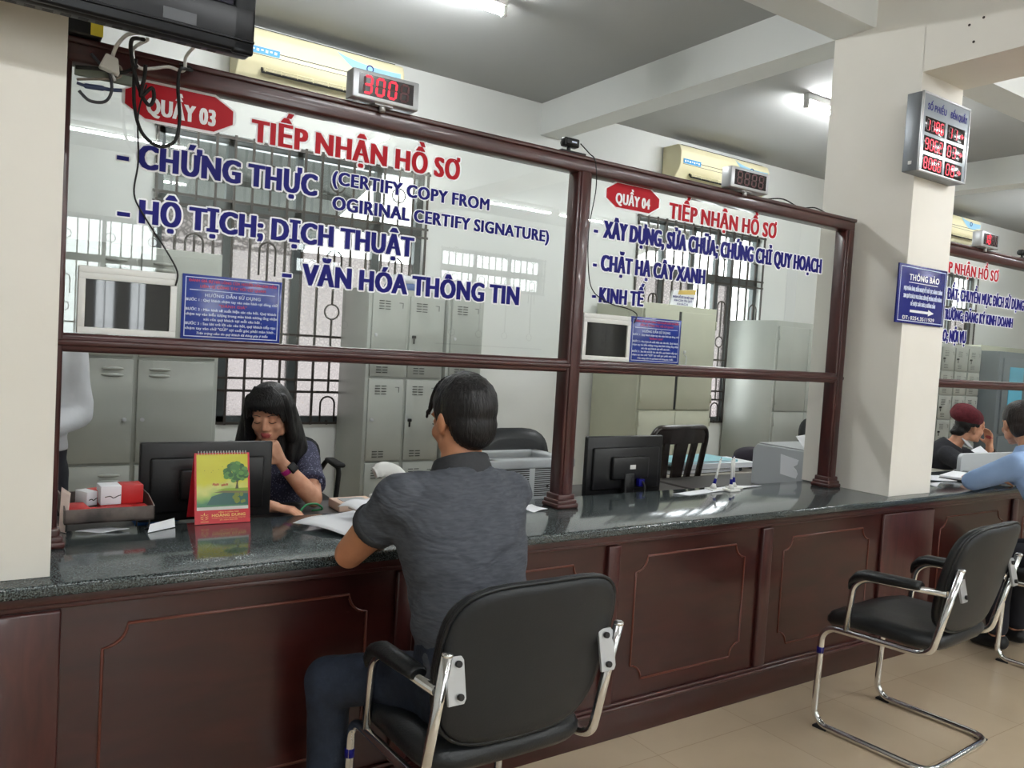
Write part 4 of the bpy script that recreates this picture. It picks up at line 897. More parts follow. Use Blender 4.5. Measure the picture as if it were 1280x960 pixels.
# counter pens on white stands
def pen(x, y, lean, lab):
    t = thing('counter_pen', lab, 'pen', (x, y, .78), 'white counter pens')
    mb = MB(); mb.prism([(-.035+x, -.028+y), (.035+x, -.028+y), (.028+x, .028+y), (-.028+x, .028+y)], 'xy', .7802, .7895, .002); mb.cyl((x, y, .789), (x+lean*.02, y, .812), .017, .007); mb.build('stand', M_white, t)
    d = V((lean*.16, 0, .13)).normalized(); p = V((x+lean*.012, y, .805))
    mb = MB(); mb.cyl(p+d*.022, p+d*.118, .0055, .0048, 10); mb.cyl(p+d*.118, p+d*.128, .0042, .003, 8); mb.build('barrel', M_white, t)
    mb = MB(); mb.cyl(p+d*.006, p+d*.03, .0075, .0065, 10); mb.build('grip', M_txtblue, t, 'blue grip'); mb = MB(); mb.cyl(p+d*.127, p+d*.132, .0028, n=8); mb.build('tip', M_txtblue, t)
pen(2.84, .085, .25, 'white counter pen with blue grip, leftmost of the three stands'); pen(2.92, .05, -.02, 'white counter pen with blue grip, middle of the three stands'); pen(2.985, .09, -.06, 'white counter pen with blue grip, rightmost of the three stands')

# document tray with red boxes beside the left pillar
t = thing('document_tray', 'worn dark metal document tray stacked with red boxes beside the left pillar', 'tray', (.33, .24, .78))
for zt_, nm in ((.806, 'upper_tray'),):
    mb = MB(); x0, x1, y0, y1 = .215, .452, .118, .36
    mb.box(x0, x1, y0, y1, zt_, zt_+.004); mb.box(x0, x1, y0, y0+.004, zt_, zt_+.042, .001); mb.box(x0, x1, y1-.004, y1, zt_, zt_+.05)
    for xx in (x0, x1-.003): mb.prism([(y0, zt_), (y1, zt_), (y1, zt_+.055), (y0+.1, zt_+.058), (y0, zt_+.042)], 'yz', xx, xx+.003)
    mb.build(nm, M_traymetal, t)
for xx in (.222, .44):
    mb = MB(); mb.tube(arc_path([(xx, .13, .808), (xx, .13, .7838), (xx, .15, .7838)], .006), .003, 6); mb.tube([(xx, .35, .808), (xx, .35, .7005)], .003, 6); mb.build('leg', M_steeldk, t)
def redbox(c, sz, rot, label, white=True):
    t = thing('cardboard_box', label, 'box', c, 'red boxes in the document tray')
    M = Matrix.Translation(c) @ Matrix.Rotation(rot, 4, 'Z'); w, d, h = sz
    mb = MB(); mb.xf = M; mb.box(-w*.02 if white else -w/2, w/2, -d/2, d/2, 0, h, .0015); mb.build('red_sleeve', M_redbox, t)
    if white:
        mb = MB(); mb.xf = M; mb.box(-w/2, -w*.02, -d/2, d/2, 0, h, .0015); mb.build('white_carton', M_paper, t, 'white end of the carton')
        mb = MB(); mb.xf = M; mb.tube(spline([(-w*.4, -d/2-.0005, h*.42), (-w*.28, -d/2-.0005, h*.46), (-w*.2, -d/2-.0005, h*.36), (-w*.1, -d/2-.0005, h*.46), (-w*.03, -d/2-.0005, h*.5)], 4), .0014, 5); mb.build('scribble', M_slot, t)
redbox((.372, .235, .841), (.118, .07, .056), .05, 'red and white carton lying on top in the dark document tray')
redbox((.30, .27, .834), (.07, .06, .042), .45, 'grey-white carton leaning behind the top red carton')
for i, (x, y, z, w, d, r, lb) in enumerate(((.2505, .19, .811, .055, .09, .1, 'red box at the left end of the document tray'), (.30, .155, .811, .06, .06, -.12, 'small red box low in the middle of the tray'), (.365, .16, .811, .07, .06, .05, 'red box below the red and white carton'), (.42, .165, .811, .04, .07, .1, 'small red box at the right end of the tray'), (.365, .24, .811, .10, .08, 0, 'red box hidden under the top carton'))):
    redbox((x, y, z), (w, d, .029 if i else .035), r, lb, False)
sheet('paper_sheet', [(.245, .135), (.31, .10), (.385, .12), (.33, .17)], ZC, M_paper, 'white paper lying under the document tray', wav=.001)
sheet('paper_sheet', [(.205, .16, .0), (.222, .13, .0), (.232, .15, .11), (.21, .17, .125)], ZC, M_paperpk, 'pinkish paper standing upright between left pillar and tray', wav=0)

# ---------------------------------------------------------------- office furniture
ZD = .70
def desk(x0, x1, y0, y1, label, mt=M_desk):
    t = thing('office_desk', label, 'desk', ((x0+x1)/2, (y0+y1)/2, 0))
    mb = MB(); mb.box(x0, x1, y0, y1, ZD-.03, ZD, .004); mb.build('desktop', mt, t)
    for xx in (x0+.02, x1-.045): mb = MB(); mb.box(xx, xx+.025, y0+.03, y1-.03, 0, ZD-.03); mb.build('side_panel', mt, t)
    mb = MB(); mb.box(x0+.05, x1-.05, y0+.02, y0+.035, .25, ZD-.03); mb.build('modesty_panel', mt, t)
desk(.22, 1.72, .172, .74, 'office desk behind the counter where the woman in the dotted blouse leans', M_deskdk)
desk(1.76, 3.10, .172, .76, 'office desk behind counter 04 carrying the grey printer and monitor', M_deskdk)
desk(3.14, 4.30, .18, .80, 'office desk at the right pillar carrying the grey machine', M_deskdk)
desk(4.6, 6.4, .172, .62, 'office desk of the woman in the maroon beret')
def monitor(x0, x1, y, z0, z1, rz, label, sticker=True):
    xc = (x0+x1)/2; t = thing('monitor', label, 'monitor', (xc, y, ZD)); M = Matrix.Translation((xc, y, 0)) @ Matrix.Rotation(rz, 4, 'Z'); w = (x1-x0)/2; zc = (z0+z1)/2
    mb = MB(); mb.xf = M; mb.box(-w, w, -.012, .014, z0, z1, .006); mb.box(-w+.03, w-.03, -.026, -.01, z0+.03, z1-.05, .012); mb.build('back_casing', M_black, t)
    mb = MB(); mb.xf = M; mb.box(-w*.44, w*.52, -.045, -.02, zc-.06, zc+.045, .008); mb.build('connector_cover', M_black, t)
    mb = MB(); mb.xf = M; mb.box(-w+.012, w-.012, .0135, .0155, z0+.015, z1-.012); mb.build('screen', M_screen, t)
    mb = MB(); mb.xf = M; mb.box(-.03, .03, -.05, -.02, ZD+.01, zc-.03, .006); mb.build('neck', M_black, t)
    mb = MB(); mb.xf = M; mb.box(-.11, .11, -.12, .08, ZD, ZD+.014, .006); mb.build('base', M_black, t)
    if sticker: mb = MB(); mb.xf = M; mb.box(.0, .035, -.0462, -.0448, zc-.012, zc+.008, .002); mb.build('label_sticker', M_white, t)
    else: mb = MB(); mb.xf = M; mb.box(-w*.28, -w*.16, -.0272, -.0258, z0+.05, z0+.072); mb.build('label_sticker', M_greypl, t)
    mb = MB(); mb.xf = M; mb.tube(spline([(-w*.1, -.04, zc-.06), (-w*.12, -.06, z0-.02), (-w*.05, -.07, ZD+.02)], 5), .006, 6); mb.tube(spline([(w*.3, -.04, zc-.055), (w*.3, -.075, zc-.09), (w*.26, -.08, ZD+.03)], 5), .006, 6); mb.build('cable', M_rubber, t)
    mb = MB(); mb.xf = M; mb.box(w*.22, w*.36, -.06, -.035, zc-.092, zc-.058, .003); mb.build('video_plug', M_txtblue, t, 'blue video plug')
monitor(.450, .882, .40, .735, 1.0, -.02, 'black monitor seen from behind, just behind the desk calendar', False)
monitor(2.262, 2.722, .32, .735, 1.008, .0, 'black monitor with a white label seen from behind under counter 04 glass')
# things on the desks
t = thing('printer', 'grey louvred printer on the desk behind the middle post', 'printer', (2.02, .5, ZD))
px0, px1, py0, py1, pz = 1.79, 2.235, .36, .66, .905
mb = MB(); mb.box(px0, px1, py0, py1, ZD+.015, pz-.03, .012, 3); mb.box(px0+.01, px1-.01, py0+.01, py1-.01, ZD, ZD+.02)
mb.box(px0-.004, px1+.004, py0-.004, py0+.05, pz-.04, pz, .008); mb.box(px0-.004, px1+.004, py1-.05, py1+.004, pz-.04, pz, .008); mb.box(px0-.004, px0+.05, py0, py1, pz-.04, pz, .008); mb.box(px1-.06, px1+.004, py0, py1, pz-.04, pz, .008); mb.build('casing', M_greypl, t)
mb = MB(); mb.prism([(py0+.04, pz-.004), (py1-.04, pz-.03), (py1-.04, pz-.045), (py0+.04, pz-.045)], 'yz', px0+.05, px1-.06); mb.build('paper_well', mat('printer_well', srgb(120, 124, 126), .5), t)
for gx in (0, 1):
    mb = MB(); a = px0+.03+gx*.2
    for k in range(14): mb.box(a, a+.17, py0-.0015, py0+.002, ZD+.045+k*.009, ZD+.0495+k*.009)
    mb.build('vent_grille', M_slot, t)
mb = MB(); mb.cyl((px0+.30, py0-.003, ZD+.085), (px0+.30, py0, ZD+.085), .006); mb.cyl((px0+.38, py0-.003, ZD+.085), (px0+.38, py0, ZD+.085), .006); mb.build('screw', M_slot, t)
t = thing('copier', 'grey boxy office machine with a torn paper taped on it at the right pillar', 'office machine', (3.86, .36, ZD))
mb = MB(); mb.prism([(.19, ZD), (.53, ZD), (.53, .895), (.505, .928), (.19, .928)], 'yz', 3.645, 4.10, .006); mb.build('casing', mat('machine_grey', srgb(180, 185, 188), .5), t)
mb = MB(); mb.box(3.655, 4.09, .2, .50, .9275, .936, .003); mb.build('lid', M_greypl, t)
mb = MB(); mb.prism([(.235, .775), (.335, .785), (.34, .892), (.225, .875), (.232, .85), (.255, .835), (.235, .82), (.225, .80)], 'yz', 3.6425, 3.6452); mb.build('taped_note', M_paper, t, 'torn white note')
sheet('paper_sheet', [(3.70, .24, .0), (3.80, .2, .02), (3.86, .3, .07), (3.76, .34, .05)], .937, M_paper, 'white sheet curling up on top of the grey machine', wav=.0)
t = thing('desk_divider', 'light grey rounded panel standing before the woman in the beret', 'panel', (5.4, .14, .78))
mb = MB(); P = [(5.07, .781), (5.86, .781), (5.86, .885)]+[(5.11+.04*math.cos(a), .852+.04*math.sin(a)) for a in (PI/2, PI*.62, PI*.75, PI*.88, PI)]
mb.prism(P, 'xz', .10, .125, .003); mb.build('panel', mat('divider_grey', srgb(186, 190, 192), .35), t); 
for xx in (5.1, 5.7): mb = MB(); mb.box(xx, xx+.1, .07, .155, .7802, .788, .002); mb.build('foot', M_greypl, t)
sheet('paper_sheet', [(5.32, .17, .10), (5.46, .17, .05), (5.62, .19, .06), (5.5, .2, .12)], .80, M_paper, 'white sheet held up behind the light grey panel')
# folders stack on a table
t = thing('office_table', 'cluttered table of folders behind the three counter pens', 'table', (4.05, 1.2, 0))
mb = MB(); mb.box(3.5, 4.62, 1.0, 1.40, .635, .665, .004); mb.build('tabletop', M_desk, t)
for xx in (3.74, 4.57):
    for yy in (1.02, 1.35): mb = MB(); mb.box(xx, xx+.03, yy, yy+.03, 0, .635); mb.build('leg', M_steeldk, t)
def folder(x0, x1, y0, y1, z, h, rz, mt, label):
    M = Matrix.Translation(((x0+x1)/2, (y0+y1)/2, z)) @ Matrix.Rotation(rz, 4, 'Z'); w, d = (x1-x0)/2, (y1-y0)/2
    t = thing('file_folder', label, 'folder', ((x0+x1)/2, (y0+y1)/2, z), 'folders on the cluttered table')
    mb = MB(); mb.xf = M; mb.box(-w, w, -d, d, 0, .003); mb.box(-w, w, -d, d, h-.003, h); mb.tube([(w-.002, -d, h/2), (w-.002, d, h/2)], h/2, 10); mb.build('cover', mt, t)
    mb = MB(); mb.xf = M; mb.box(-w+.008, w-.004, -d+.004, d-.006, .003, h-.003); mb.build('papers', M_paper, t)
folder(3.52, 4.16, 1.03, 1.30, .6655, .028, .02, M_steeldk, 'black folder at the bottom of the stack on the cluttered table')
folder(3.64, 4.28, 1.02, 1.28, .694, .032, -.04, M_paper, 'white folder in the middle of the stack behind the pens')
folder(3.52, 4.14, 1.04, 1.31, .7265, .014, .05, M_ltblue, 'light blue folder topmost of the stack behind the pens')
mb = MB(); mb.ell((4.44, 1.17, .74), (.13, .14, .062)); mb.ell((4.50, 1.12, .72), (.08, .12, .045)); mb.ell((4.38, 1.12, .75), (.06, .1, .05)); mb.box(4.32, 4.58, 1.04, 1.34, .667, .71, .02)
o = remesh('folded_jacket', mb, .012, 8, .5, mat('dark_plum_cloth', srgb(46, 40, 50), .9, bump=(30, .5))); tag(o, 'dark folded jacket heaped on the table left of the grey machine', 'jacket')
# small goods behind the calendar monitor
t = thing('card_box', 'small blue card box on the desk left of the first monitor foot', 'box', (.5, .52, ZD))
mb = MB(); mb.box(.46, .60, .50, .60, ZD, .765, .003); mb.build('carton', M_bluebox, t); mb = MB(); mb.box(.455, .605, .496, .604, .757, .768, .002); mb.build('lid', mat('blue_lid', srgb(76, 140, 206), .5), t)
t = thing('tissue_box', 'peach and grey carton on the desk beside the woman\'s elbow', 'box', (1.18, .52, ZD))
mb = MB(); mb.box(1.19, 1.35, .50, .62, ZD, .735, .003); mb.build('carton', mat('peach_card', srgb(226, 196, 176), .6), t); mb = MB(); mb.box(1.215, 1.32, .53, .59, .7345, .737, .001); mb.build('opening', M_greypl, t)
mb = MB(); mb.xf = Matrix.Translation((1.02, .48, ZD+.008)); mb.tube(spline([(.0, .0, 0), (.03, .01, .03), (.07, .0, .035), (.1, .02, .01), (.07, .05, 0)], 5), .004, 6); tag(mb.build('cord', mat('green_cord', srgb(50, 140, 90), .5)), 'green cord end lying on the desk by the woman\'s elbow', 'cord')
t = thing('telephone', 'white telephone handset tilted on its cradle left of the seated man\'s shoulder', 'telephone', (1.42, .5, ZD))
mb = MB(); mb.box(1.36, 1.56, .42, .62, ZD, .745, .012); mb.build('cradle', M_white, t); mb = MB(); mb.tube(spline([(1.33, .5, .85), (1.37, .5, .865), (1.42, .5, .85), (1.46, .5, .81), (1.50, .5, .755)], 6), [.016]*3+[.02]*20+[.022]*2, 10, flat=1.5); mb.build('handset', M_white, t)
t = thing('paper_stack', 'flat stack of documents on the desk in front of the man', 'papers', (1.35, .4, ZD))
mb = MB(); mb.box(1.38, 1.62, .20, .405, ZD, .742, .002); mb.build('papers', M_paper, t); mb = MB(); mb.xf = Matrix.Translation((1.38, .30, .7425)) @ Matrix.Rotation(.08, 4, 'Z'); mb.box(-.2, .2, -.09, .09, 0, .006, .001); mb.build('cover', M_desk, t)

# ---------------------------------------------------------------- chairs
def chrome_chair(label):
    t = thing('cantilever_chair', label, 'chair', (0, 0, 0), 'black and chrome visitor chairs'); a = .238
    pts = [(-a, -.262, .728), (-a, -.19, .43), (-a, -.15, .408), (-a, .18, .395), (-a, .215, .36), (-a, .222, .05), (-a, .19, .0135), (-a, -.215, .0135)]
    rad = [.02, .06, .05, .06, .05, .06, .05, .07]
    full = pts+[(-p[0], p[1], p[2]) for p in pts[::-1]]; rr = rad+rad[::-1]
    mb = MB(); mb.tube(arc_path(full, rr, 5), .0125, 10); fr_ = mb.build('tube_frame', M_chrome, t, 'chrome tube frame')
    mb = MB()
    for s in (-1, 1): mb.ell((s*a, -.263, .73), (.0135, .0135, .007)); mb.cyl((s*a, .1945, .30), (s*a, .1945, .30), .001)
    mb.build('tube_cap', M_chrome, t)
    for s in (-1, 1):
        x = s*a
        mb = MB(); mb.tube(arc_path([(x, .12, .405), (x, .105, .58), (x, .06, .617), (x, -.225, .637)], [.0, .06, .05, 0], 6), .0115, 10); mb.build('armrest_tube', M_chrome, t, 'chrome arm tube')
        mb = MB(); rings = []
        for yy, zz, w, h in ((.118, .572, .016, .012), (.115, .592, .022, .018), (.095, .615, .026, .02), (.06, .630, .028, .02), (-.06, .638, .028, .019), (-.13, .642, .026, .017), (-.14, .642, .02, .012)):
            rings.append([(x+w*math.cos(2*PI*k/12), yy, zz+h*math.sin(2*PI*k/12)) for k in range(12)])
        mb.loft(rings); mb.build('armrest_pad', M_leather, t)
        mb = MB(); mb.box(x-.013, x+.013, .165, .22, 0, .008, .002); mb.build('foot_pad', M_rubber, t); mb = MB(); mb.box(x-.013, x+.013, -.21, -.17, 0, .006, .002); mb.build('foot_pad', M_rubber, t)
        pl = MB(); M = Matrix.Translation((x-s*.028, -.258, .668)) @ Matrix.Rotation(-.23, 4, 'X'); pl.xf = M
        pl.prism([(-.024, -.05), (.014, -.05), (.02, -.04), (.02, .04), (.014, .05), (-.024, .05)], 'xz', -.004, .004, .001); pk = pl.build('bracket', M_alu, t)
        for zz in (-.034, .034): bo = MB(); bo.xf = M; bo.cyl((-s*.004, -.012, zz), (-s*.004, -.003, zz), .0075, n=10); bo.build('bolt', M_black, pk)
    mb = MB(); mb.cyl((-a, .2172, .287), (-a, .2166, .311), .0131, n=14); mb.build('sticker', M_txtblue, t, 'blue sticker on the front leg')
    # seat: cushioned, rounded front
    rings = []; n = 28
    def rr_(w, d, yc, z, k=.07):
        out = []
        for i in range(n):
            A = 2*PI*i/n; c, s = math.cos(A), math.sin(A); e = .38
            out.append((w*math.copysign(abs(c)**e, c), yc+d*math.copysign(abs(s)**e, s), z))
        return out
    for w, d, z in ((.19, .17, .412), (.222, .21, .418), (.232, .222, .435), (.232, .222, .452), (.222, .212, .468), (.19, .18, .476), (.10, .09, .479)): rings.append([(p[0], p[1], p[2]-.03*max(0, (p[1]-.12))/.1 if p[1] > .12 else p[2]) for p in rr_(w, d, .02, z)])
    mb = MB(); mb.loft(rings); st_ = mb.build('seat', M_leather, t)
    # backrest: leaning rounded shield
    def shield(w, z0, z1, y, infl=0):
        out = []
        for i in range(36):
            A = 2*PI*i/36; c, s = math.cos(A), math.sin(A); e = .5
            xx = (w)*math.copysign(abs(c)**e, c); zz = (z0+z1)/2+(z1-z0)/2*math.copysign(abs(s)**e, s)
            xx *= 1-.10*max(0, ((z0+z1)/2-zz))/((z1-z0)/2)
            yb = y-.235*(zz-.47)-.02+.03*(xx/.24)**2
            out.append((xx, yb, zz))
        return out
    mb = MB(); mb.loft([shield(.20, .50, .83, -.142), shield(.236, .478, .866, -.150), shield(.243, .470, .873, -.168), shield(.240, .474, .870, -.180)]); bk = mb.build('backrest', M_leather, t)
    mb = MB(); mb.loft([shield(.238, .476, .868, -.179), shield(.232, .482, .862, -.190), shield(.215, .50, .845, -.193), shield(.15, .565, .78, -.194), shield(.08, .62, .725, -.194), shield(.02, .66, .685, -.194)]); mb.build('back_shell', M_shell, t)
    mb = MB(); mb.tube(shield(.239, .475, .869, -.181), .005, 6, closed=True); mb.build('piping', M_leather, bk)
    return t
ch = chrome_chair('black and chrome cantilever chair under the man in the charcoal shirt'); ch.location = (1.075, -.74, 0); ch.rotation_euler = (0, 0, .0)
c2 = dup(ch, (2.965, -.815, 0), .07, 'empty black and chrome cantilever chair in front of counter 04')
c3 = dup(ch, (4.43, -.80, 0), .05, 'chrome cantilever chair under the blue-shirted person at the right edge')

def office_chair(loc, rz, label, w=.24, zt=.94, arms=True):
    t = thing('office_chair', label, 'chair', (0, 0, 0), 'black office chairs')
    def shield(w, z0, z1, y):
        return [((w*math.copysign(abs(math.cos(2*PI*i/30))**.55, math.cos(2*PI*i/30))), y-.12*((z0+z1)/2+(z1-z0)/2*math.copysign(abs(math.sin(2*PI*i/30))**.55, math.sin(2*PI*i/30))-.5), (z0+z1)/2+(z1-z0)/2*math.copysign(abs(math.sin(2*PI*i/30))**.55, math.sin(2*PI*i/30))) for i in range(30)]
    mb = MB(); mb.loft([shield(w*.8, .53, zt-.05, -.16), shield(w, .50, zt, -.18), shield(w, .50, zt, -.22), shield(w*.9, .52, zt-.02, -.235)]); bk = mb.build('backrest', M_leather, t)
    mb = MB(); mb.tube([(-w*.9, -.205, .62), (w*.9, -.205, .62)], .002, 4); mb.tube([(p[0]*1.005, p[1]-.001, p[2]) for p in shield(w, .50, zt, -.20)], .005, 6, closed=True); mb.build('piping', M_leather, bk)
    mb = MB(); mb.box(-.24, .24, -.22, .24, .43, .50, .03, 4); mb.build('seat', M_leather, t)
    mb = MB(); mb.box(-.03, .03, -.26, -.21, .42, .72, .008); mb.box(-.03, .03, -.25, 0, .41, .43, .004); mb.build('back_support', M_rubber, t)
    mb = MB(); mb.cyl((0, 0, .08), (0, 0, .43), .03); mb.build('gas_column', M_rubber, t)
    for k in range(5):
        A = 2*PI*k/5; d = V((math.cos(A), math.sin(A), 0)); mb = MB(); mb.tube([V((0, 0, .11)), d*.14+V((0, 0, .10)), d*.28+V((0, 0, .07))], [.028, .022, .016], 8); lg = mb.build('base_leg', M_rubber, t)
        mb = MB(); p = d*.28; q = V((-d.y, d.x, 0))*.018; mb.cyl(V((p.x, p.y, .028))-q, V((p.x, p.y, .028))+q, .028); mb.cyl((p.x, p.y, .03), (p.x, p.y, .075), .008); mb.build('caster', M_black, lg)
    if arms:
        for s in (-1, 1):
            mb = MB(); mb.tube(arc_path([(s*.2, .05, .44), (s*.27, .05, .45), (s*.27, .1, .66), (s*.27, -.16, .67), (s*.25, -.22, .60)], .05, 6), .014, 8); mb.box(s*.27-.028, s*.27+.028, -.12, .13, .665, .69, .012, 3); mb.build('armrest', M_rubber, t)
    t.location = loc; t.rotation_euler = (0, 0, rz); return t
oc = office_chair((2.47, .98, 0), PI, 'black padded office chair behind the grey printer and monitor', zt=.935, arms=False)
o2 = office_chair((1.42, 1.86, 0), PI-.1, 'black office armchair standing behind the woman in the dotted blouse', zt=.80)
o3 = dup(oc, (6.06, 1.62, 0), 2.6, 'black office chair half hidden by the right pillar, behind the grey machine')
o4 = dup(oc, (5.88, .85, 0), 2.5, 'black office chair under the woman in the beret')

# dark plastic chair with a slatted back
t = thing('plastic_chair', 'glossy dark brown plastic chair with slatted back behind the second monitor', 'chair', (3.34, 1.07, 0))
M = Matrix.Translation((3.34, 1.07, 0)) @ Matrix.Rotation(.06, 4, 'Z') @ Matrix.Scale(1.06, 4, (0, 0, 1))
def BK(x, z): return (x, -.18-.16*(z-.42)-.05*(1-(x/.24)**2)*.5, z)
mb = MB(); mb.xf = M
mb.tube([BK(p[0], p[1]) for p in arc_path([(-.20, .40, 0), (-.235, .87, 0), (-.2, .93, 0), (.2, .93, 0), (.235, .87, 0), (.20, .40, 0)], .06, 5)], .02, 10, flat=.7)
top = [[BK(x, .935-.02*(x/.22)**2) for x in (-.2, -.1, 0, .1, .2)], [BK(x, .84-.0*(x/.22)**2) for x in (-.21, -.1, 0, .1, .21)]]
for k in range(4): 
    q = [top[0][k], top[0][k+1], top[1][k+1], top[1][k]]; mb.loft([[V(p)+V((0, e, 0)) for p in q] for e in (-.008, .012)])
mb.build('back_frame', M_brown, t)
for x0, w0, w1 in ((0, .05, .035), (-.105, .022, .018), (.105, .022, .018)):
    mb = MB(); mb.xf = M; rings = []
    for z, w, sx in ((.845, w0, 1.15), (.7, (w0+w1)/2, 1.0), (.55, w1, .85), (.44, w1, .8)):
        c = V(BK(x0*sx, z)); rings.append([c+V((-w, -.008, 0)), c+V((w, -.008, 0)), c+V((w, .010, 0)), c+V((-w, .010, 0))])
    mb.loft(rings, smooth=False); mb.build('back_slat', M_brown, t)
mb = MB(); mb.xf = M; mb.box(-.22, .22, -.2, .22, .405, .43, .012, 3); mb.box(-.215, .215, -.195, .215, .38, .41, .004); mb.build('seat', M_brown, t)
for sx in (-1, 1):
    for y, dy in ((-.17, -.05), (.19, .03)): mb = MB(); mb.xf = M; mb.loft([[(sx*.19+a, y+b_, .39) for a, b_ in ((-.025, -.02), (.025, -.02), (.025, .02), (-.025, .02))], [(sx*.215+a, y+dy+b_, 0) for a, b_ in ((-.016, -.014), (.016, -.014), (.016, .014), (-.016, .014))]]); mb.build('leg', M_brown, t)
t = thing('stool', 'plain dark stool under the woman in the dotted blouse', 'stool', (1.03, .96, 0))
mb = MB(); mb.cyl((1.03, .96, .40), (1.03, .96, .44), .17, .165, 24); mb.build('seat', M_brown, t)
for k in range(4): A = PI/4+k*PI/2; mb = MB(); mb.cyl((1.03+.12*math.cos(A), .96+.12*math.sin(A), .405), (1.03+.17*math.cos(A), .96+.17*math.sin(A), 0), .014, .012, 10); mb.build('leg', M_brown, t)
# ---------------------------------------------------------------- people
from mathutils import noise as NZ
def crumple(o, amp, sc, seed=0, stretch=(1, 1, 1)):
    for q in o.data.vertices:
        p = V((q.co.x*stretch[0], q.co.y*stretch[1], q.co.z*stretch[2]))*sc+V((seed, seed*2, 0)); q.co += q.normal*amp*(NZ.noise(p)+.5*NZ.noise(p*2.1))
def hm(c, yaw, pitch=0, roll=0, k=.95): return Matrix.Translation(c) @ Matrix.Rotation(yaw, 4, 'Z') @ Matrix.Rotation(pitch, 4, 'X') @ Matrix.Rotation(roll, 4, 'Y') @ Matrix.Scale(k, 4)
def head(mb, M):
    """skull, jaw, brow, nose, lips, lids and ears; nose along local +y, origin at eye level between the ears"""
    mb.xf = M
    mb.ell((0, -.012, .035), (.073, .094, .084), nu=20, nv=14); mb.ell((0, .028, -.03), (.062, .064, .072)); mb.ell((0, .04, -.07), (.045, .046, .036)); mb.ell((0, .072, -.094), (.022, .018, .016))
    for s in (-1, 1):
        mb.ell((s*.036, .058, -.028), (.026, .026, .026)); mb.ell((s*.050, .01, -.06), (.016, .035, .03)); mb.ell((s*.031, .077, .002), (.0175, .0125, .011)); mb.ell((s*.03, .076, .022), (.026, .014, .008))
        mb.ell((s*.012, .098, -.033), (.009, .010, .0075)); e = Matrix.Rotation(-s*.35, 4, 'Z'); mb.ell((s*.077, -.012, -.008), (.008, .017, .027), M=e); mb.ell((s*.073, -.004, -.03), (.008, .010, .010)); mb.ell((s*.083, -.020, .004), (.006, .010, .020), M=e)
    mb.ell((0, .066, .045), (.052, .026, .03)); mb.cone((0, .083, .012), .008, (0, .105, -.026), .0115, 10)
    mb.ell((0, .088, -.055), (.024, .011, .0065)); mb.ell((0, .086, -.066), (.020, .011, .0075))
    mb.xf = None
def face_parts(M, body, lash=True, open_=False, brow_m=None):
    for s in (-1, 1):
        mb = MB(); mb.xf = M; mb.tube(spline([(s*.014, .0905, .0235), (s*.03, .0915, .0285), (s*.048, .079, .024)], 5), [.0016]+[.0026]*8+[.0014]*2, 6, flat=.6); mb.build('eyebrow', brow_m or M_hair, body)
        mb = MB(); mb.xf = M; zz = -.004 if not open_ else .003
        mb.tube(spline([(s*.017, .0865, zz+.001), (s*.031, .0905, zz-.003), (s*.046, .0825, zz)], 5), .0014, 6); mb.build('eyelashes', M_hair, body)
        if open_: mb = MB(); mb.xf = M; mb.ell((s*.031, .0862, -.001), (.006, .004, .004)); mb.build('iris', M_slot, body)
def lips_fn(M, other=0, extra=None):
    inv = M.inverted()
    def f(p):
        if extra:
            e = extra(p)
            if e is not None: return e
        q = inv @ p
        return 1 if (abs(q.x) < .0235 and q.y > .084 and -.0735 < q.z < -.0485 and abs(q.x) < .0235-abs(q.z+.06)*.8) else other
    return f
def hand(mb, w, f, n, thumb, L=.165, curl=(.35, .5, .4), spread=.06, tcurl=.5, k=.95):
    """palm and five separate fingers: w wrist, f forward, n the way the palm faces, thumb = +1/-1 side of f x n"""
    w, f, n = V(w), V(f).normalized(), V(n); n = (n-f*n.dot(f)).normalized(); s = f.cross(n)*thumb
    L *= k; P = lambda a, b_, c=0: w+f*a*L+s*b_*L+n*c*L
    mb.cone(w-f*.01, .024*k, P(.12, 0), .022*k, 10)
    for b_ in (.15, .05, -.06, -.16): mb.cone(P(.08, b_*.6), .0135*k, P(.48-.03*abs(b_), b_), .0118*k, 8)
    for b_, ln, r in ((.165, .40, .0088), (.055, .45, .0092), (-.055, .42, .0088), (-.16, .33, .0078)):
        p = P(.48-.04*abs(b_), b_); d = (f+s*b_*spread*4).normalized(); seg = (ln*.44, ln*.31, ln*.25)
        ax = d.cross(n).normalized()
        for g, c in zip(seg, curl):
            d = Matrix.Rotation(c, 3, ax) @ d; q = p+d*g*L; mb.cone(p, r*k, q, r*.88*k, 8); p = q; r *= .92
    p = P(.12, .17, .04); d = (f*.62+s*.72+n*.25).normalized(); r = .0115*k
    for g, c in ((.24, 0), (.19, tcurl), (.15, tcurl)):
        d = (d+(f*.55-s*.45+n*.3)*c*.7).normalized(); q = p+d*g*L; mb.cone(p, r, q, r*.88, 8); p = q; r *= .9
def oval(c, u, v_, ru, rv, n=24, e=.85): 
    u, v_ = V(u), V(v_)
    return [V(c)+u*ru*math.copysign(abs(math.cos(2*PI*i/n))**e, math.cos(2*PI*i/n))+v_*rv*math.copysign(abs(math.sin(2*PI*i/n))**e, math.sin(2*PI*i/n)) for i in range(n)]
def torso(mb, rows, side, grow=0):
    """rows: (centre, half width, half depth); side: left-right direction"""
    s = V(side).normalized(); R = []
    for i, (c, a, b_) in enumerate(rows):
        up_ = V(rows[min(i+1, len(rows)-1)][0])-V(rows[max(i-1, 0)][0]); f = up_.cross(s).normalized(); R.append(oval(c, s, f, a+grow, b_+grow))
    mb.loft(R)
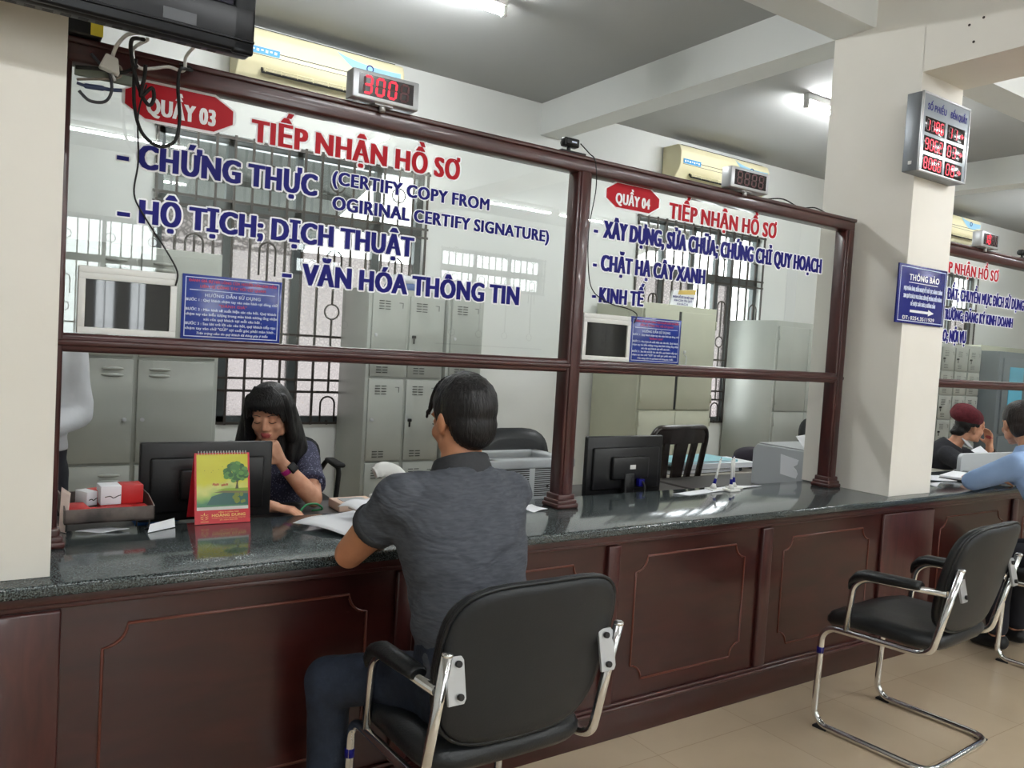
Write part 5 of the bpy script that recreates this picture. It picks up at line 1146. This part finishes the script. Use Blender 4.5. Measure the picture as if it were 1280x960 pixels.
def body_of(name, spec, skin, M, voxel=.0055, lips=M_lips, fn=None, mats=None):
    mb = MB(); torso(mb, spec['torso'], spec['side'], -.004)
    for l in spec['arms']+spec['legs']: mb.limb([(p, r) for p, r in l])
    mb.limb(spec['neck']); head(mb, M)
    for h in spec['hands']: hand(mb, *h[0], **h[1])
    for f in spec['feet']: mb.limb(f)
    t = thing('person', spec['label'], 'person', spec['loc'])
    b = remesh('body', mb, voxel, 5, .45, mats or [skin, lips], t, fn or lips_fn(M)); return t, b
def garment(name, parent, mt, parts, voxel, keep, it=8, amp=.004, sc=9, seed=0, torso_rows=None, side=(1, 0, 0), grow=.012, stretch=(1, 1, 1.0), label=None):
    mb = MB()
    if torso_rows: torso(mb, torso_rows, side, grow)
    for l in parts: mb.limb([(p, r) for p, r in l])
    o = remesh(name, mb, voxel, it, .5, mt, parent, label=label); crumple(o, amp, sc, seed, stretch)
    if keep: carve(o, keep)
    if keep:
        sd = o.modifiers.new('thick', 'SOLIDIFY'); sd.thickness = .004; sd.offset = -1
    return o
def lerp(a, b_, t): return V(a).lerp(V(b_), t)
def cuff(name, parent, mt, a, b_, t0, t1, r0, r1, bend=0):
    mb = MB(); p, q = lerp(a, b_, t0), lerp(a, b_, t1); mb.tube([p, p.lerp(q, .33), p.lerp(q, .66), q], [r0, r0+.0015, r1+.0015, r1], 20); return mb.build(name, mt, parent)

# --- seated man, seen from behind
HM = hm((1.092, -.575, 1.178), .06, -.16, 0, .97)
mt_rows = [((1.07, -.78, .47), .155, .12), ((1.07, -.775, .55), .155, .122), ((1.062, -.745, .66), .140, .106), ((1.058, -.705, .78), .148, .107), ((1.06, -.665, .89), .166, .111), ((1.063, -.638, .965), .176, .097), ((1.066, -.618, 1.015), .145, .075), ((1.07, -.605, 1.05), .075, .062)]
Ls, Le, Lw = (.892, -.632, .985), (.838, -.452, .808), (1.02, -.235, .822)
Rs, Re, Rw = (1.222, -.632, .985), (1.195, -.40, .83), (1.13, -.19, .822)
Lh, Lk, La = (1.0, -.74, .515), (.798, -.462, .475), (.80, -.455, .09)
Lm = (.925, -.60, .505)
Rh, Rk, Ra = (1.16, -.74, .515), (1.17, -.45, .485), (1.17, -.46, .09)
man = dict(label='man in charcoal polo shirt and jeans seated with his back to us at the counter', loc=(1.075, -.74, 0), torso=mt_rows, side=(1, 0, 0),
    arms=[[(Ls, .056), (lerp(Ls, Le, .5), .05), (Le, .040), (lerp(Le, Lw, .35), .044), (Lw, .027)], [(Rs, .056), (lerp(Rs, Re, .5), .05), (Re, .040), (lerp(Re, Rw, .35), .042), (Rw, .027)]],
    legs=[[(Lh, .08), (Lm, .064), (Lk, .054), (lerp(Lk, La, .3), .046), (La, .034)], [(Rh, .085), (lerp(Rh, Rk, .5), .075), (Rk, .058), (lerp(Rk, Ra, .3), .055), (Ra, .036)]],
    neck=[((1.075, -.612, 1.0), .062), ((1.085, -.592, 1.10), .055), ((1.092, -.58, 1.16), .055)],
    hands=[((Lw, (.7, .7, -.05), (0, 0, -1), -1), dict(curl=(.2, .3, .2))), ((Rw, (-.35, .9, -.05), (0, 0, -1), 1), dict(curl=(.3, .4, .3)))],
    feet=[[((.80, -.51, .06), .034), ((.79, -.40, .036), .032)], [((1.17, -.48, .06), .034), ((1.175, -.385, .036), .030)]])
mt_, mb_ = body_of('man', man, M_skin2, HM)
Lc, Rc = lerp(Ls, Le, .50), lerp(Rs, Re, .72)
nl, nr = (V(Le)-V(Ls)).normalized(), (V(Re)-V(Rs)).normalized()
def keep_shirt(p):
    if p.z < .555: return False
    if p.z > 1.055-.25*(p.y+.6): return False
    if p.x < .93 and (p-Lc).dot(nl) > 0 and p.z < 1.0 and (p-V(Ls)).cross(nl).length < .13: return False
    if p.x > 1.15 and p.y > -.55 and (p-Rc).dot(nr) > 0: return False
    return True
sh = garment('polo_shirt', mt_, M_shirt, [[(Ls, .066), (lerp(Ls, Le, .45), .064), (lerp(Ls, Le, .8), .060)], [(Rs, .066), (lerp(Rs, Re, .45), .064), (lerp(Rs, Re, .8), .060)], [((.955, -.628, 1.005), .055), (Ls, .064)], [((1.185, -.628, 1.005), .055), (Rs, .064)]], .009, keep_shirt, 9, .011, 7, 3.1, mt_rows[:-1]+[((1.07, -.605, 1.055), .072, .064)], grow=.013, stretch=(1, 1, 1.7), label='charcoal polo shirt')
cuff('cuff', mt_, M_collar, Ls, Le, .42, .51, .0635, .0625); cuff('cuff', mt_, M_collar, Rs, Re, .66, .74, .0635, .0625)
mb = MB(); rg = []
for z, r, dy in ((1.028, 1.28, -.0), (1.05, 1.16, .0), (1.072, 1.06, .003), (1.079, 1.02, .004), (1.076, .98, .004), (1.05, 1.0, .004)): rg.append([V((1.08+.072*r*math.cos(2*PI*i/28), -.602+dy+.066*r*math.sin(2*PI*i/28), z-.028*math.sin(2*PI*i/28)*1.0)) for i in range(28)])
mb.loft(rg, cap=False); mb.build('collar', M_collar, mt_)
jn = garment('jeans', mt_, M_jeans, [[(Lh, .095), (Lm, .074), (Lk, .067), (lerp(Lk, La, .3), .056), (lerp(La, Lk, .06), .050)], [(Rh, .102), (lerp(Rh, Rk, .5), .088), (Rk, .072), (lerp(Rk, Ra, .3), .068), (lerp(Ra, Rk, .06), .056)]], .010, None, 6, .006, 11, 1.3, mt_rows[:3], grow=.012)
for nm, fs in (('shoe', [((.80, -.515, .05), .045), ((.785, -.385, .036), .034)]), ('shoe', [((1.17, -.485, .05), .045), ((1.18, -.37, .036), .034)])):
    mb = MB(); mb.limb(fs); o = remesh(nm, mb, .008, 4, .5, M_leather, mt_)
    for q in o.data.vertices: q.co.z = max(q.co.z, .003)
def hair_cap(name, M, mt, parent, keep, grow=(.012, .014, .014), voxel=.006, lumps=90, seed=1, low=True):
    rnd = random.Random(seed); mb = MB(); mb.xf = M
    mb.ell((0, -.014, .038), (.073+grow[0], .094+grow[1], .084+grow[2]), nu=24, nv=16)
    if low: mb.ell((0, -.05, -.015), (.072, .064, .072))
    for k in range(lumps):
        a = rnd.random()*2*PI; e = rnd.uniform(.35, 1)*PI/2; d = V((math.cos(e)*math.cos(a), math.cos(e)*math.sin(a), math.sin(e)))
        p = V((d.x*(.073+grow[0]), -.014+d.y*(.094+grow[1]), .038+d.z*(.084+grow[2]))); q = p*.98+V((rnd.uniform(-.01, .01), -.02, -.022)); mb.cone(p*.96, .0085, q*.965, .004, 6)
    mb.xf = None; o = remesh(name, mb, voxel, 2, .4, mt, parent); inv = M.inverted()
    carve(o, lambda p: keep(inv @ p)); return o
def hairline(y, tab):
    for (y0, z0), (y1, z1) in zip(tab, tab[1:]):
        if y >= y1: return z1+(z0-z1)*(y-y1)/(y0-y1)
    return tab[-1][1]
def keep_man(q):
    if q.z < hairline(q.y, ((.2, .07), (.075, .066), (.035, .055), (.022, .02), (.012, -.022), (-.005, -.024), (-.012, .0), (-.03, -.01), (-.045, -.055), (-.065, -.088), (-.2, -.095))): return False
    return True
def keep_manold(q):
    if abs(q.x) > .055 and -.040 < q.y < .02 and q.z < .022: return False
    return q.z > -.078-.35*min(0, q.y+.03)-.02*0
hair_cap('hair', HM, M_hair, mt_, keep_man)
mb = MB(); mb.xf = HM
for k in range(16):
    x = -.06+k*.008; sf = lambda y: (x, y, .038+.098*math.sqrt(max(.0, 1-(x/.085)**2-((y+.014)/.108)**2)))
    p = [sf(.035), sf(.055), sf(.07)]; e = V(p[-1]); mb.tube(spline(p+[e+V((-.002, .012, -.010)), e+V((-.004, .014, -.026-.005*math.sin(k*2)))], 4), [.008]*8+[.006]*5+[.004]*3+[.001], 6)
mb.build('fringe', M_hair, mt_)
face_parts(HM, mb_)

# --- woman behind the first counter
HW = hm((.985, .775, 1.055), math.radians(150), -.26, .05)
w_rows = [((1.03, .95, .43), .165, .12), ((1.03, .945, .52), .165, .125), ((1.03, .925, .63), .135, .10), ((1.02, .90, .74), .145, .105), ((1.015, .875, .84), .155, .10), ((1.01, .86, .90), .145, .08), ((1.0, .845, .945), .06, .055)]
WLs, WLe, WLw = (1.165, .85, .885), (1.115, .585, .742), (.985, .60, .888)
WRs, WRe, WRw = (.86, .86, .885), (.79, .62, .742), (.93, .52, .735)
side_w = (1, .12, 0)
wom = dict(label='woman with long black hair in a dotted navy blouse resting her chin on her hand', loc=(1.03, .95, 0), torso=w_rows, side=side_w,
    arms=[[(WLs, .047), (lerp(WLs, WLe, .5), .042), (WLe, .035), (lerp(WLe, WLw, .3), .037), (WLw, .023)], [(WRs, .047), (lerp(WRs, WRe, .5), .042), (WRe, .034), (lerp(WRe, WRw, .3), .036), (WRw, .023)]],
    legs=[[((.95, .93, .49), .08), ((.93, .60, .47), .055), ((.93, .62, .09), .034)], [((1.11, .93, .49), .08), ((1.12, .60, .47), .055), ((1.12, .62, .09), .034)]],
    neck=[((1.005, .85, .90), .055), ((.995, .83, .98), .048), ((.988, .79, 1.03), .048)],
    hands=[((WLw, (-.45, -.0, .75), (-.55, .75, .1), 1), dict(curl=(1.05, 1.25, .7), spread=.01, tcurl=.9)), ((WRw, (.7, -.5, -.1), (0, 0, -1), 1), dict(curl=(.3, .4, .3)))],
    feet=[[((.93, .60, .06), .032), ((.93, .50, .035), .028)], [((1.12, .60, .06), .032), ((1.12, .50, .035), .028)]])
wt, wb = body_of('woman', wom, M_skin, HW, .005)
WLc = lerp(WLs, WLe, .70); wn = (V(WLe)-V(WLs)).normalized(); WRc = lerp(WRs, WRe, .7); wr = (V(WRe)-V(WRs)).normalized()
def keep_bl(p):
    if p.z > .955: return False
    if (p.z > .90 and (V((p.x, p.y))-V((.985, .77))).length < .075): return False
    if p.x > 1.06 and (p-WLc).dot(wn) > 0 and p.y < .72: return False
    if p.x < .88 and (p-WRc).dot(wr) > 0 and p.y < .72: return False
    return p.z > .47
garment('blouse', wt, M_blouse, [[(WLs, .057), (lerp(WLs, WLe, .45), .058), (lerp(WLs, WLe, .8), .056)], [(WRs, .057), (lerp(WRs, WRe, .45), .058), (lerp(WRs, WRe, .8), .056)]], .009, keep_bl, 8, .005, 12, 5.2, w_rows, side_w, .012, label='navy blouse with pale dots')
cuff('cuff', wt, M_blouse, WLs, WLe, .62, .74, .060, .058); cuff('cuff', wt, M_blouse, WRs, WRe, .62, .74, .060, .058)
p = lerp(WLs, WLe, .6); mb = MB(); d = V((.3, -.75, .25)).normalized(); mb.cyl(p+d*.056, p+d*.062, .007, n=12); mb.build('button', M_white, wt); mb = MB(); q = lerp(WLs, WLe, .72); mb.tube([p+d*.058, q+d*.061], .007, 8, flat=.4); mb.build('sleeve_tab', M_blouse, wt)
garment('trousers', wt, M_trouser, [[((.95, .93, .49), .092), ((.93, .60, .47), .068), ((.93, .62, .12), .05)], [((1.11, .93, .49), .092), ((1.12, .60, .47), .068), ((1.12, .62, .12), .05)]], .012, None, 6, .003, 9, 2, w_rows[:2], side_w, .014)
for x in (.93, 1.12): mb = MB(); mb.limb([((x, .60, .05), .04), ((x, .49, .035), .032)]); remesh('shoe', mb, .008, 4, .5, M_leather, wt)
# watch on her wrist
wa = lerp(WLe, WLw, .80); ad_ = (V(WLw)-V(WLe)).normalized(); u_, v_ = frame_from(ad_)
mb = MB(); mb.tube([wa-ad_*.010, wa-ad_*.004, wa+ad_*.004, wa+ad_*.010], [.0275, .029, .029, .0275], 24); wp = mb.build('watch_strap', M_pink, wt, 'pink watch strap')
fd = V((.25, -1, .15)); fd = (fd-ad_*fd.dot(ad_)).normalized(); sd_ = ad_.cross(fd)
mb = MB(); mb.xf = Matrix((( sd_.x, fd.x, ad_.x, wa.x+fd.x*.029+sd_.x*.008), (sd_.y, fd.y, ad_.y, wa.y+fd.y*.029+sd_.y*.008), (sd_.z, fd.z, ad_.z, wa.z+fd.z*.029+sd_.z*.008), (0, 0, 0, 1))); mb.box(-.017, .017, -.004, .006, -.019, .019, .004, 3); mb.build('watch_face', M_gloss, wp, 'square black watch face')
# long hair: crown, bangs and curtains
mb = MB(); mb.xf = HW; mb.ell((0, -.018, .045), (.090, .106, .093), nu=24, nv=16); mb.ell((0, -.06, -.03), (.085, .065, .10))
for s_ in (-1, 1): mb.limb([((s_*.066, .035, .085), .022), ((s_*.083, .028, .03), .020), ((s_*.084, .022, -.03), .020), ((s_*.088, .01, -.10), .022)]); mb.limb([((s_*.08, -.02, .03), .028), ((s_*.085, -.015, -.06), .028), ((s_*.088, -.02, -.13), .025)])
mb.xf = None
for pts in ([((1.05, .80, 1.10), .042), ((1.085, .80, 1.0), .046), ((1.11, .79, .92), .044), ((1.105, .775, .84), .030)], [((1.06, .85, 1.08), .05), ((1.10, .86, .98), .055), ((1.12, .85, .89), .05)], [((.99, .87, 1.10), .06), ((1.0, .92, .98), .06), ((1.01, .94, .88), .05)],
            [((.935, .845, 1.08), .035), ((.925, .87, .98), .04), ((.905, .87, .89), .035)], [((1.075, .775, 1.06), .026), ((1.085, .765, .96), .030), ((1.075, .755, .87), .02)]): mb.limb(pts)
rnd = random.Random(5)
for k in range(60):
    a = rnd.uniform(-.6, 1.6); x = 1.0+.095*math.sin(a*1.0+.2); y = .84-.06*math.cos(a); z = rnd.uniform(.95, 1.1); mb.cone((x, y, z), .008, (x+.02*math.sin(a), y-.004, z-.1), .004, 6)
o = remesh('hair', mb, .007, 3, .4, M_hair, wt); inv = HW.inverted()
def keep_wh(p):
    q = inv @ p
    return not (q.y > .03 and abs(q.x) < .056 and -.16 < q.z < .06-abs(q.x)*.25)
carve(o, keep_wh)
mb = MB(); mb.xf = HW; rnd = random.Random(9)
for k in range(30):
    u = k/29; x = -.066+.132*u; yb = .088*math.sqrt(max(.05, 1-(x/.086)**2)); part = .02
    sw = (x-part)*.28; L = .006+.030*abs(x-part)/.07+.010*rnd.random()+(.028 if abs(x) > .052 else 0)
    mb.tube(spline([(part+(x-part)*.45, yb*.45, .131), (x*.92, yb*.96, .098), (x+sw*.4, yb+.016, .070), (x+sw+.004*rnd.uniform(-1, 1), yb+.014, .066-L)], 4), [.0085]*5+[.007]*4+[.005]*3+[.001], 6)
mb.build('bangs', M_hair, wt)
face_parts(HW, wb)

# --- woman in the beret
HB = hm((5.955, .50, 1.005), math.radians(-118), -.05, .12)
b_rows = [((5.85, .78, .44), .16, .12), ((5.85, .76, .54), .155, .12), ((5.85, .70, .66), .145, .105), ((5.86, .64, .76), .16, .105), ((5.87, .60, .83), .15, .085), ((5.89, .575, .885), .065, .06)]
sb = (.86, .5, 0)
BLs, BLe, BLw = (6.0, .69, .825), (6.22, .47, .735), (6.12, .435, .885)
BRs, BRe, BRw = (5.73, .53, .81), (5.66, .33, .735), (5.9, .27, .735)
ber = dict(label='woman in a maroon beret and black jacket resting her cheek on her hand', loc=(5.85, .78, 0), torso=b_rows, side=sb,
    arms=[[(BLs, .05), (lerp(BLs, BLe, .5), .044), (BLe, .036), (BLw, .024)], [(BRs, .05), (lerp(BRs, BRe, .5), .044), (BRe, .036), (BRw, .024)]],
    legs=[[((5.79, .74, .48), .08), ((5.85, .40, .46), .055), ((5.85, .42, .09), .034)], [((5.93, .78, .48), .08), ((6.05, .48, .46), .055), ((6.05, .5, .09), .034)]],
    neck=[((5.885, .585, .84), .056), ((5.91, .55, .92), .048), ((5.945, .51, .98), .05)],
    hands=[((BLw, (-.25, .05, .95), (-1, .1, -.1), -1), dict(curl=(.25, .35, .3), spread=.02)), ((BRw, (.9, -.1, 0), (0, 0, -1), -1), dict(curl=(.3, .4, .3)))],
    feet=[[((5.85, .40, .06), .032), ((5.88, .30, .035), .028)], [((6.05, .48, .06), .032), ((6.1, .38, .035), .028)]])
bt, bb = body_of('beret', ber, M_skin, HB, .0065)
def keep_bj(p):
    if p.z > .93: return False
    d = V((.62, -.78, 0)); q = p-V((5.89, .57, .9))
    if q.z > -.10 and q.dot(d) > .02+.0*q.z and abs(q.dot(V((.78, .62, 0)))) < .03+.35*(q.z+.10): return False
    if (p-lerp(BLe, BLw, .25)).length < .06 and p.z > .775: return False
    return p.z > .46
garment('jacket', bt, M_jacket, [[(BLs, .064), (lerp(BLs, BLe, .5), .06), (BLe, .05), (lerp(BLe, BLw, .2), .044)], [(BRs, .064), (lerp(BRs, BRe, .5), .06), (BRe, .052), (lerp(BRe, BRw, .8), .042)]], .010, keep_bj, 8, .004, 10, 7, b_rows, sb, .018, label='black jacket')
garment('collared_shirt', bt, M_whshirt, [], .009, lambda p: p.z > .6 and p.z < .925, 5, .002, 12, 8, b_rows, sb, .007)
for s in (-1, 1):
    c = V((5.915, .545, .905)); d = V((.62, -.78, 0)); l = V((.78, .62, 0))*s; mb = MB()
    mb.loft([[c+l*.05+V((0, 0, .02))-d*.0, c+l*.015+d*.045+V((0, 0, -.0)), c+l*.06+d*.075+V((0, 0, -.05)), c+l*.085+d*.03+V((0, 0, -.02))], [q+V((0, 0, .004))+d*.004 for q in (c+l*.05+V((0, 0, .02)), c+l*.015+d*.045, c+l*.06+d*.075+V((0, 0, -.05)), c+l*.085+d*.03+V((0, 0, -.02)))]], smooth=False); mb.build('shirt_collar', M_whshirt, bt)
garment('trousers', bt, M_trouser, [[((5.79, .74, .48), .092), ((5.85, .40, .46), .068), ((5.85, .42, .12), .05)], [((5.93, .78, .48), .092), ((6.05, .48, .46), .068), ((6.05, .5, .12), .05)]], .014, None, 5, .003, 9, 2, b_rows[:2], sb, .014)
mb = MB(); mb.xf = HB; mb.ell((0, -.02, .03), (.083, .098, .08)); mb.ell((0, -.085, -.03), (.055, .045, .045)); mb.ell((0, -.12, -.045), (.03, .028, .026)); mb.xf = None
o = remesh('hair', mb, .007, 3, .4, M_hair, bt); inv = HB.inverted(); carve(o, lambda p: not ((inv @ p).y > .02 and (inv @ p).z < .06) and not (abs((inv @ p).x) > .05 and (inv @ p).y > -.045 and (inv @ p).z < .015))
mb = MB(); mb.xf = HB @ Matrix.Translation((0, -.025, .062)) @ Matrix.Rotation(-.42, 4, 'X'); mb.ell((0, -.026, .022), (.104, .126, .074), nu=24, nv=14); mb.ell((0, -.08, .0), (.085, .07, .06)); mb.cyl((0, -.0, -.01), (0, -.0, .02), .088, .096, 24); mb.ell((0, -.02, .085), (.006, .006, .014)); mb.xf = None
o = remesh('beret', mb, .006, 5, .5, M_beret, bt, label='maroon beret'); crumple(o, .004, 16, 4)
mb = MB()
for i, (tt, m_) in enumerate(((.70, M_slot), (.60, M_redbox), (.52, M_rubber))):
    p = lerp(BLe, BLw, tt); ax = (V(BLw)-V(BLe)).normalized(); u_, v2 = frame_from(ax); k = MB(); k.tube([p+(u_*math.cos(2*PI*j/16)+v2*math.sin(2*PI*j/16))*.033 for j in range(16)], .006, 6, closed=True); k.build('bracelet', m_, bt)
face_parts(HB, bb, open_=True)

# --- person in the sky-blue shirt at the right edge
HS = hm((4.505, -.46, 1.14), -.7, -.12)
s_rows = [((4.43, -.83, .47), .165, .125), ((4.43, -.82, .56), .165, .125), ((4.44, -.77, .68), .145, .105), ((4.44, -.70, .80), .155, .108), ((4.44, -.63, .90), .170, .105), ((4.44, -.585, .965), .155, .085), ((4.443, -.555, 1.02), .065, .058)]
SLs, SLe, SLw = (4.29, -.57, .955), (4.30, -.345, .832), (4.68, -.275, .822)
SRs, SRe, SRw = (4.61, -.585, .945), (4.86, -.42, .84), (4.72, -.20, .825)
blu = dict(label='person in a sky-blue shirt leaning on the counter at the right picture edge', loc=(4.43, -.82, 0), torso=s_rows, side=(1, 0, 0),
    arms=[[(SLs, .05), (lerp(SLs, SLe, .5), .045), (SLe, .036), (SLw, .024)], [(SRs, .05), (lerp(SRs, SRe, .5), .045), (SRe, .036), (SRw, .024)]],
    legs=[[((4.35, -.80, .51), .082), ((4.32, -.50, .48), .058), ((4.32, -.52, .09), .034)], [((4.51, -.80, .51), .082), ((4.53, -.50, .48), .058), ((4.53, -.52, .09), .034)]],
    neck=[((4.443, -.56, .97), .055), ((4.462, -.525, 1.06), .046), ((4.49, -.485, 1.10), .046)],
    hands=[((SLw, (.97, .2, -.05), (0, 0, -1), -1), dict(curl=(.2, .3, .2))), ((SRw, (-.75, .25, -.0), (0, 0, -1), 1), dict(curl=(.2, .3, .2)))],
    feet=[[((4.32, -.54, .06), .032), ((4.32, -.43, .035), .028)], [((4.53, -.54, .06), .032), ((4.53, -.43, .035), .028)]])
stt, sbb = body_of('blue', blu, M_skin, HS, .0065)
garment('shirt', stt, M_skyshirt, [[(SLs, .066), (lerp(SLs, SLe, .5), .062), (SLe, .047), (lerp(SLe, SLw, .85), .040)], [(SRs, .066), (lerp(SRs, SRe, .5), .062), (SRe, .053), (lerp(SRe, SRw, .85), .044)], [((4.34, -.57, .97), .05), (SLs, .062)], [((4.54, -.57, .97), .05), (SRs, .062)]], .010, lambda p: p.z > .56 and p.z < 1.03, 8, .007, 10, 6, s_rows, grow=.014, label='sky-blue long-sleeved shirt')
mb = MB(); rg = []
for z, r in ((.995, 1.35), (1.02, 1.18), (1.045, 1.05), (1.05, 1.0), (1.03, .98)): rg.append([V((4.443+.062*r*math.cos(2*PI*i/24), -.545+.06*r*math.sin(2*PI*i/24), z-.02*math.sin(2*PI*i/24))) for i in range(24)])
mb.loft(rg, cap=False); mb.build('shirt_collar', M_skyshirt, stt)
garment('trousers', stt, M_trouser, [[((4.35, -.80, .51), .095), ((4.32, -.50, .48), .07), ((4.32, -.52, .12), .052)], [((4.51, -.80, .51), .095), ((4.53, -.50, .48), .07), ((4.53, -.52, .12), .052)]], .013, None, 5, .004, 9, 2, s_rows[:3], (1, 0, 0), .008)
for x in (4.32, 4.53): mb = MB(); mb.limb([((x, -.54, .05), .042), ((x, -.42, .035), .033)]); remesh('shoe', mb, .01, 4, .5, M_leather, stt)
M_hair2 = stretched('dark_brown_hair', srgb(26, 20, 20), srgb(50, 40, 38), 22, .42, 0, .8, (6, 6, 1), .35)
hair_cap('hair', HS, M_hair2, stt, lambda q: q.z > hairline(q.y, ((.2, .075), (.075, .07), (.03, .045), (.005, .02), (-.022, .012), (-.03, -.03), (-.048, -.078), (-.2, -.085))), lumps=10, seed=4)
mb = MB(); mb.xf = HS; mb.limb([((0, -.09, .03), .03), ((0, -.14, .0), .028), ((0, -.15, -.1), .022), ((0, -.14, -.17), .008)]); mb.xf = None; remesh('ponytail', mb, .007, 3, .4, M_hair2, stt)
face_parts(HS, sbb, open_=True)

# --- person standing half hidden by the left pillar
HP = hm((.10, 1.02, 1.50), math.radians(170), -.1)
p_rows = [((.13, 1.05, .80), .15, .115), ((.13, 1.05, .90), .155, .115), ((.13, 1.05, 1.0), .145, .105), ((.125, 1.05, 1.13), .16, .11), ((.12, 1.05, 1.25), .175, .105), ((.115, 1.05, 1.32), .15, .08), ((.11, 1.045, 1.37), .065, .058)]
PLs, PLe, PLw = (.29, 1.05, 1.27), (.325, 1.02, 1.03), (.20, .86, .98)
PRs, PRe, PRw = (-.05, 1.05, 1.27), (-.12, 1.03, 1.02), (.02, .86, .98)
per = dict(label='person in a white shirt and dark trousers standing half hidden behind the left pillar', loc=(.13, 1.05, 0), torso=p_rows, side=(1, 0, 0),
    arms=[[(PLs, .05), (lerp(PLs, PLe, .5), .044), (PLe, .036), (PLw, .024)], [(PRs, .05), (lerp(PRs, PRe, .5), .044), (PRe, .036), (PRw, .024)]],
    legs=[[((.21, 1.05, .80), .085), ((.22, 1.04, .45), .058), ((.22, 1.06, .09), .036)], [((.05, 1.05, .80), .085), ((.04, 1.04, .45), .058), ((.04, 1.06, .09), .036)]],
    neck=[((.112, 1.045, 1.32), .055), ((.108, 1.04, 1.42), .05), ((.102, 1.03, 1.47), .05)],
    hands=[((PLw, (-.7, -.6, -.2), (0, 0, -1), -1), dict(curl=(.4, .5, .4))), ((PRw, (.7, -.6, -.2), (0, 0, -1), 1), dict(curl=(.4, .5, .4)))],
    feet=[[((.22, 1.06, .06), .034), ((.22, .94, .036), .03)], [((.04, 1.06, .06), .034), ((.04, .94, .036), .03)]])
pt_, pb_ = body_of('standing', per, M_skin, HP, .0075)
garment('shirt', pt_, M_whshirt, [[(PLs, .066), (lerp(PLs, PLe, .5), .063), (PLe, .055), (lerp(PLe, PLw, .8), .042)], [(PRs, .066), (lerp(PRs, PRe, .5), .063), (PRe, .055), (lerp(PRe, PRw, .8), .042)]], .011, lambda p: .9 < p.z < 1.38, 8, .006, 9, 2, p_rows, grow=.014, label='white shirt')
garment('trousers', pt_, M_trouser, [[((.21, 1.05, .80), .10), ((.22, 1.04, .45), .078), ((.22, 1.06, .10), .06)], [((.05, 1.05, .80), .10), ((.04, 1.04, .45), .078), ((.04, 1.06, .10), .06)]], .013, None, 5, .005, 9, 3, p_rows[:3], grow=.012)
hair_cap('hair', HP, M_hair, pt_, lambda q: q.z > hairline(q.y, ((.2, .075), (.075, .07), (.03, .045), (.005, .02), (-.03, .012), (-.04, -.03), (-.065, -.075), (-.2, -.08))), lumps=20, seed=8)
face_parts(HP, pb_, open_=True)
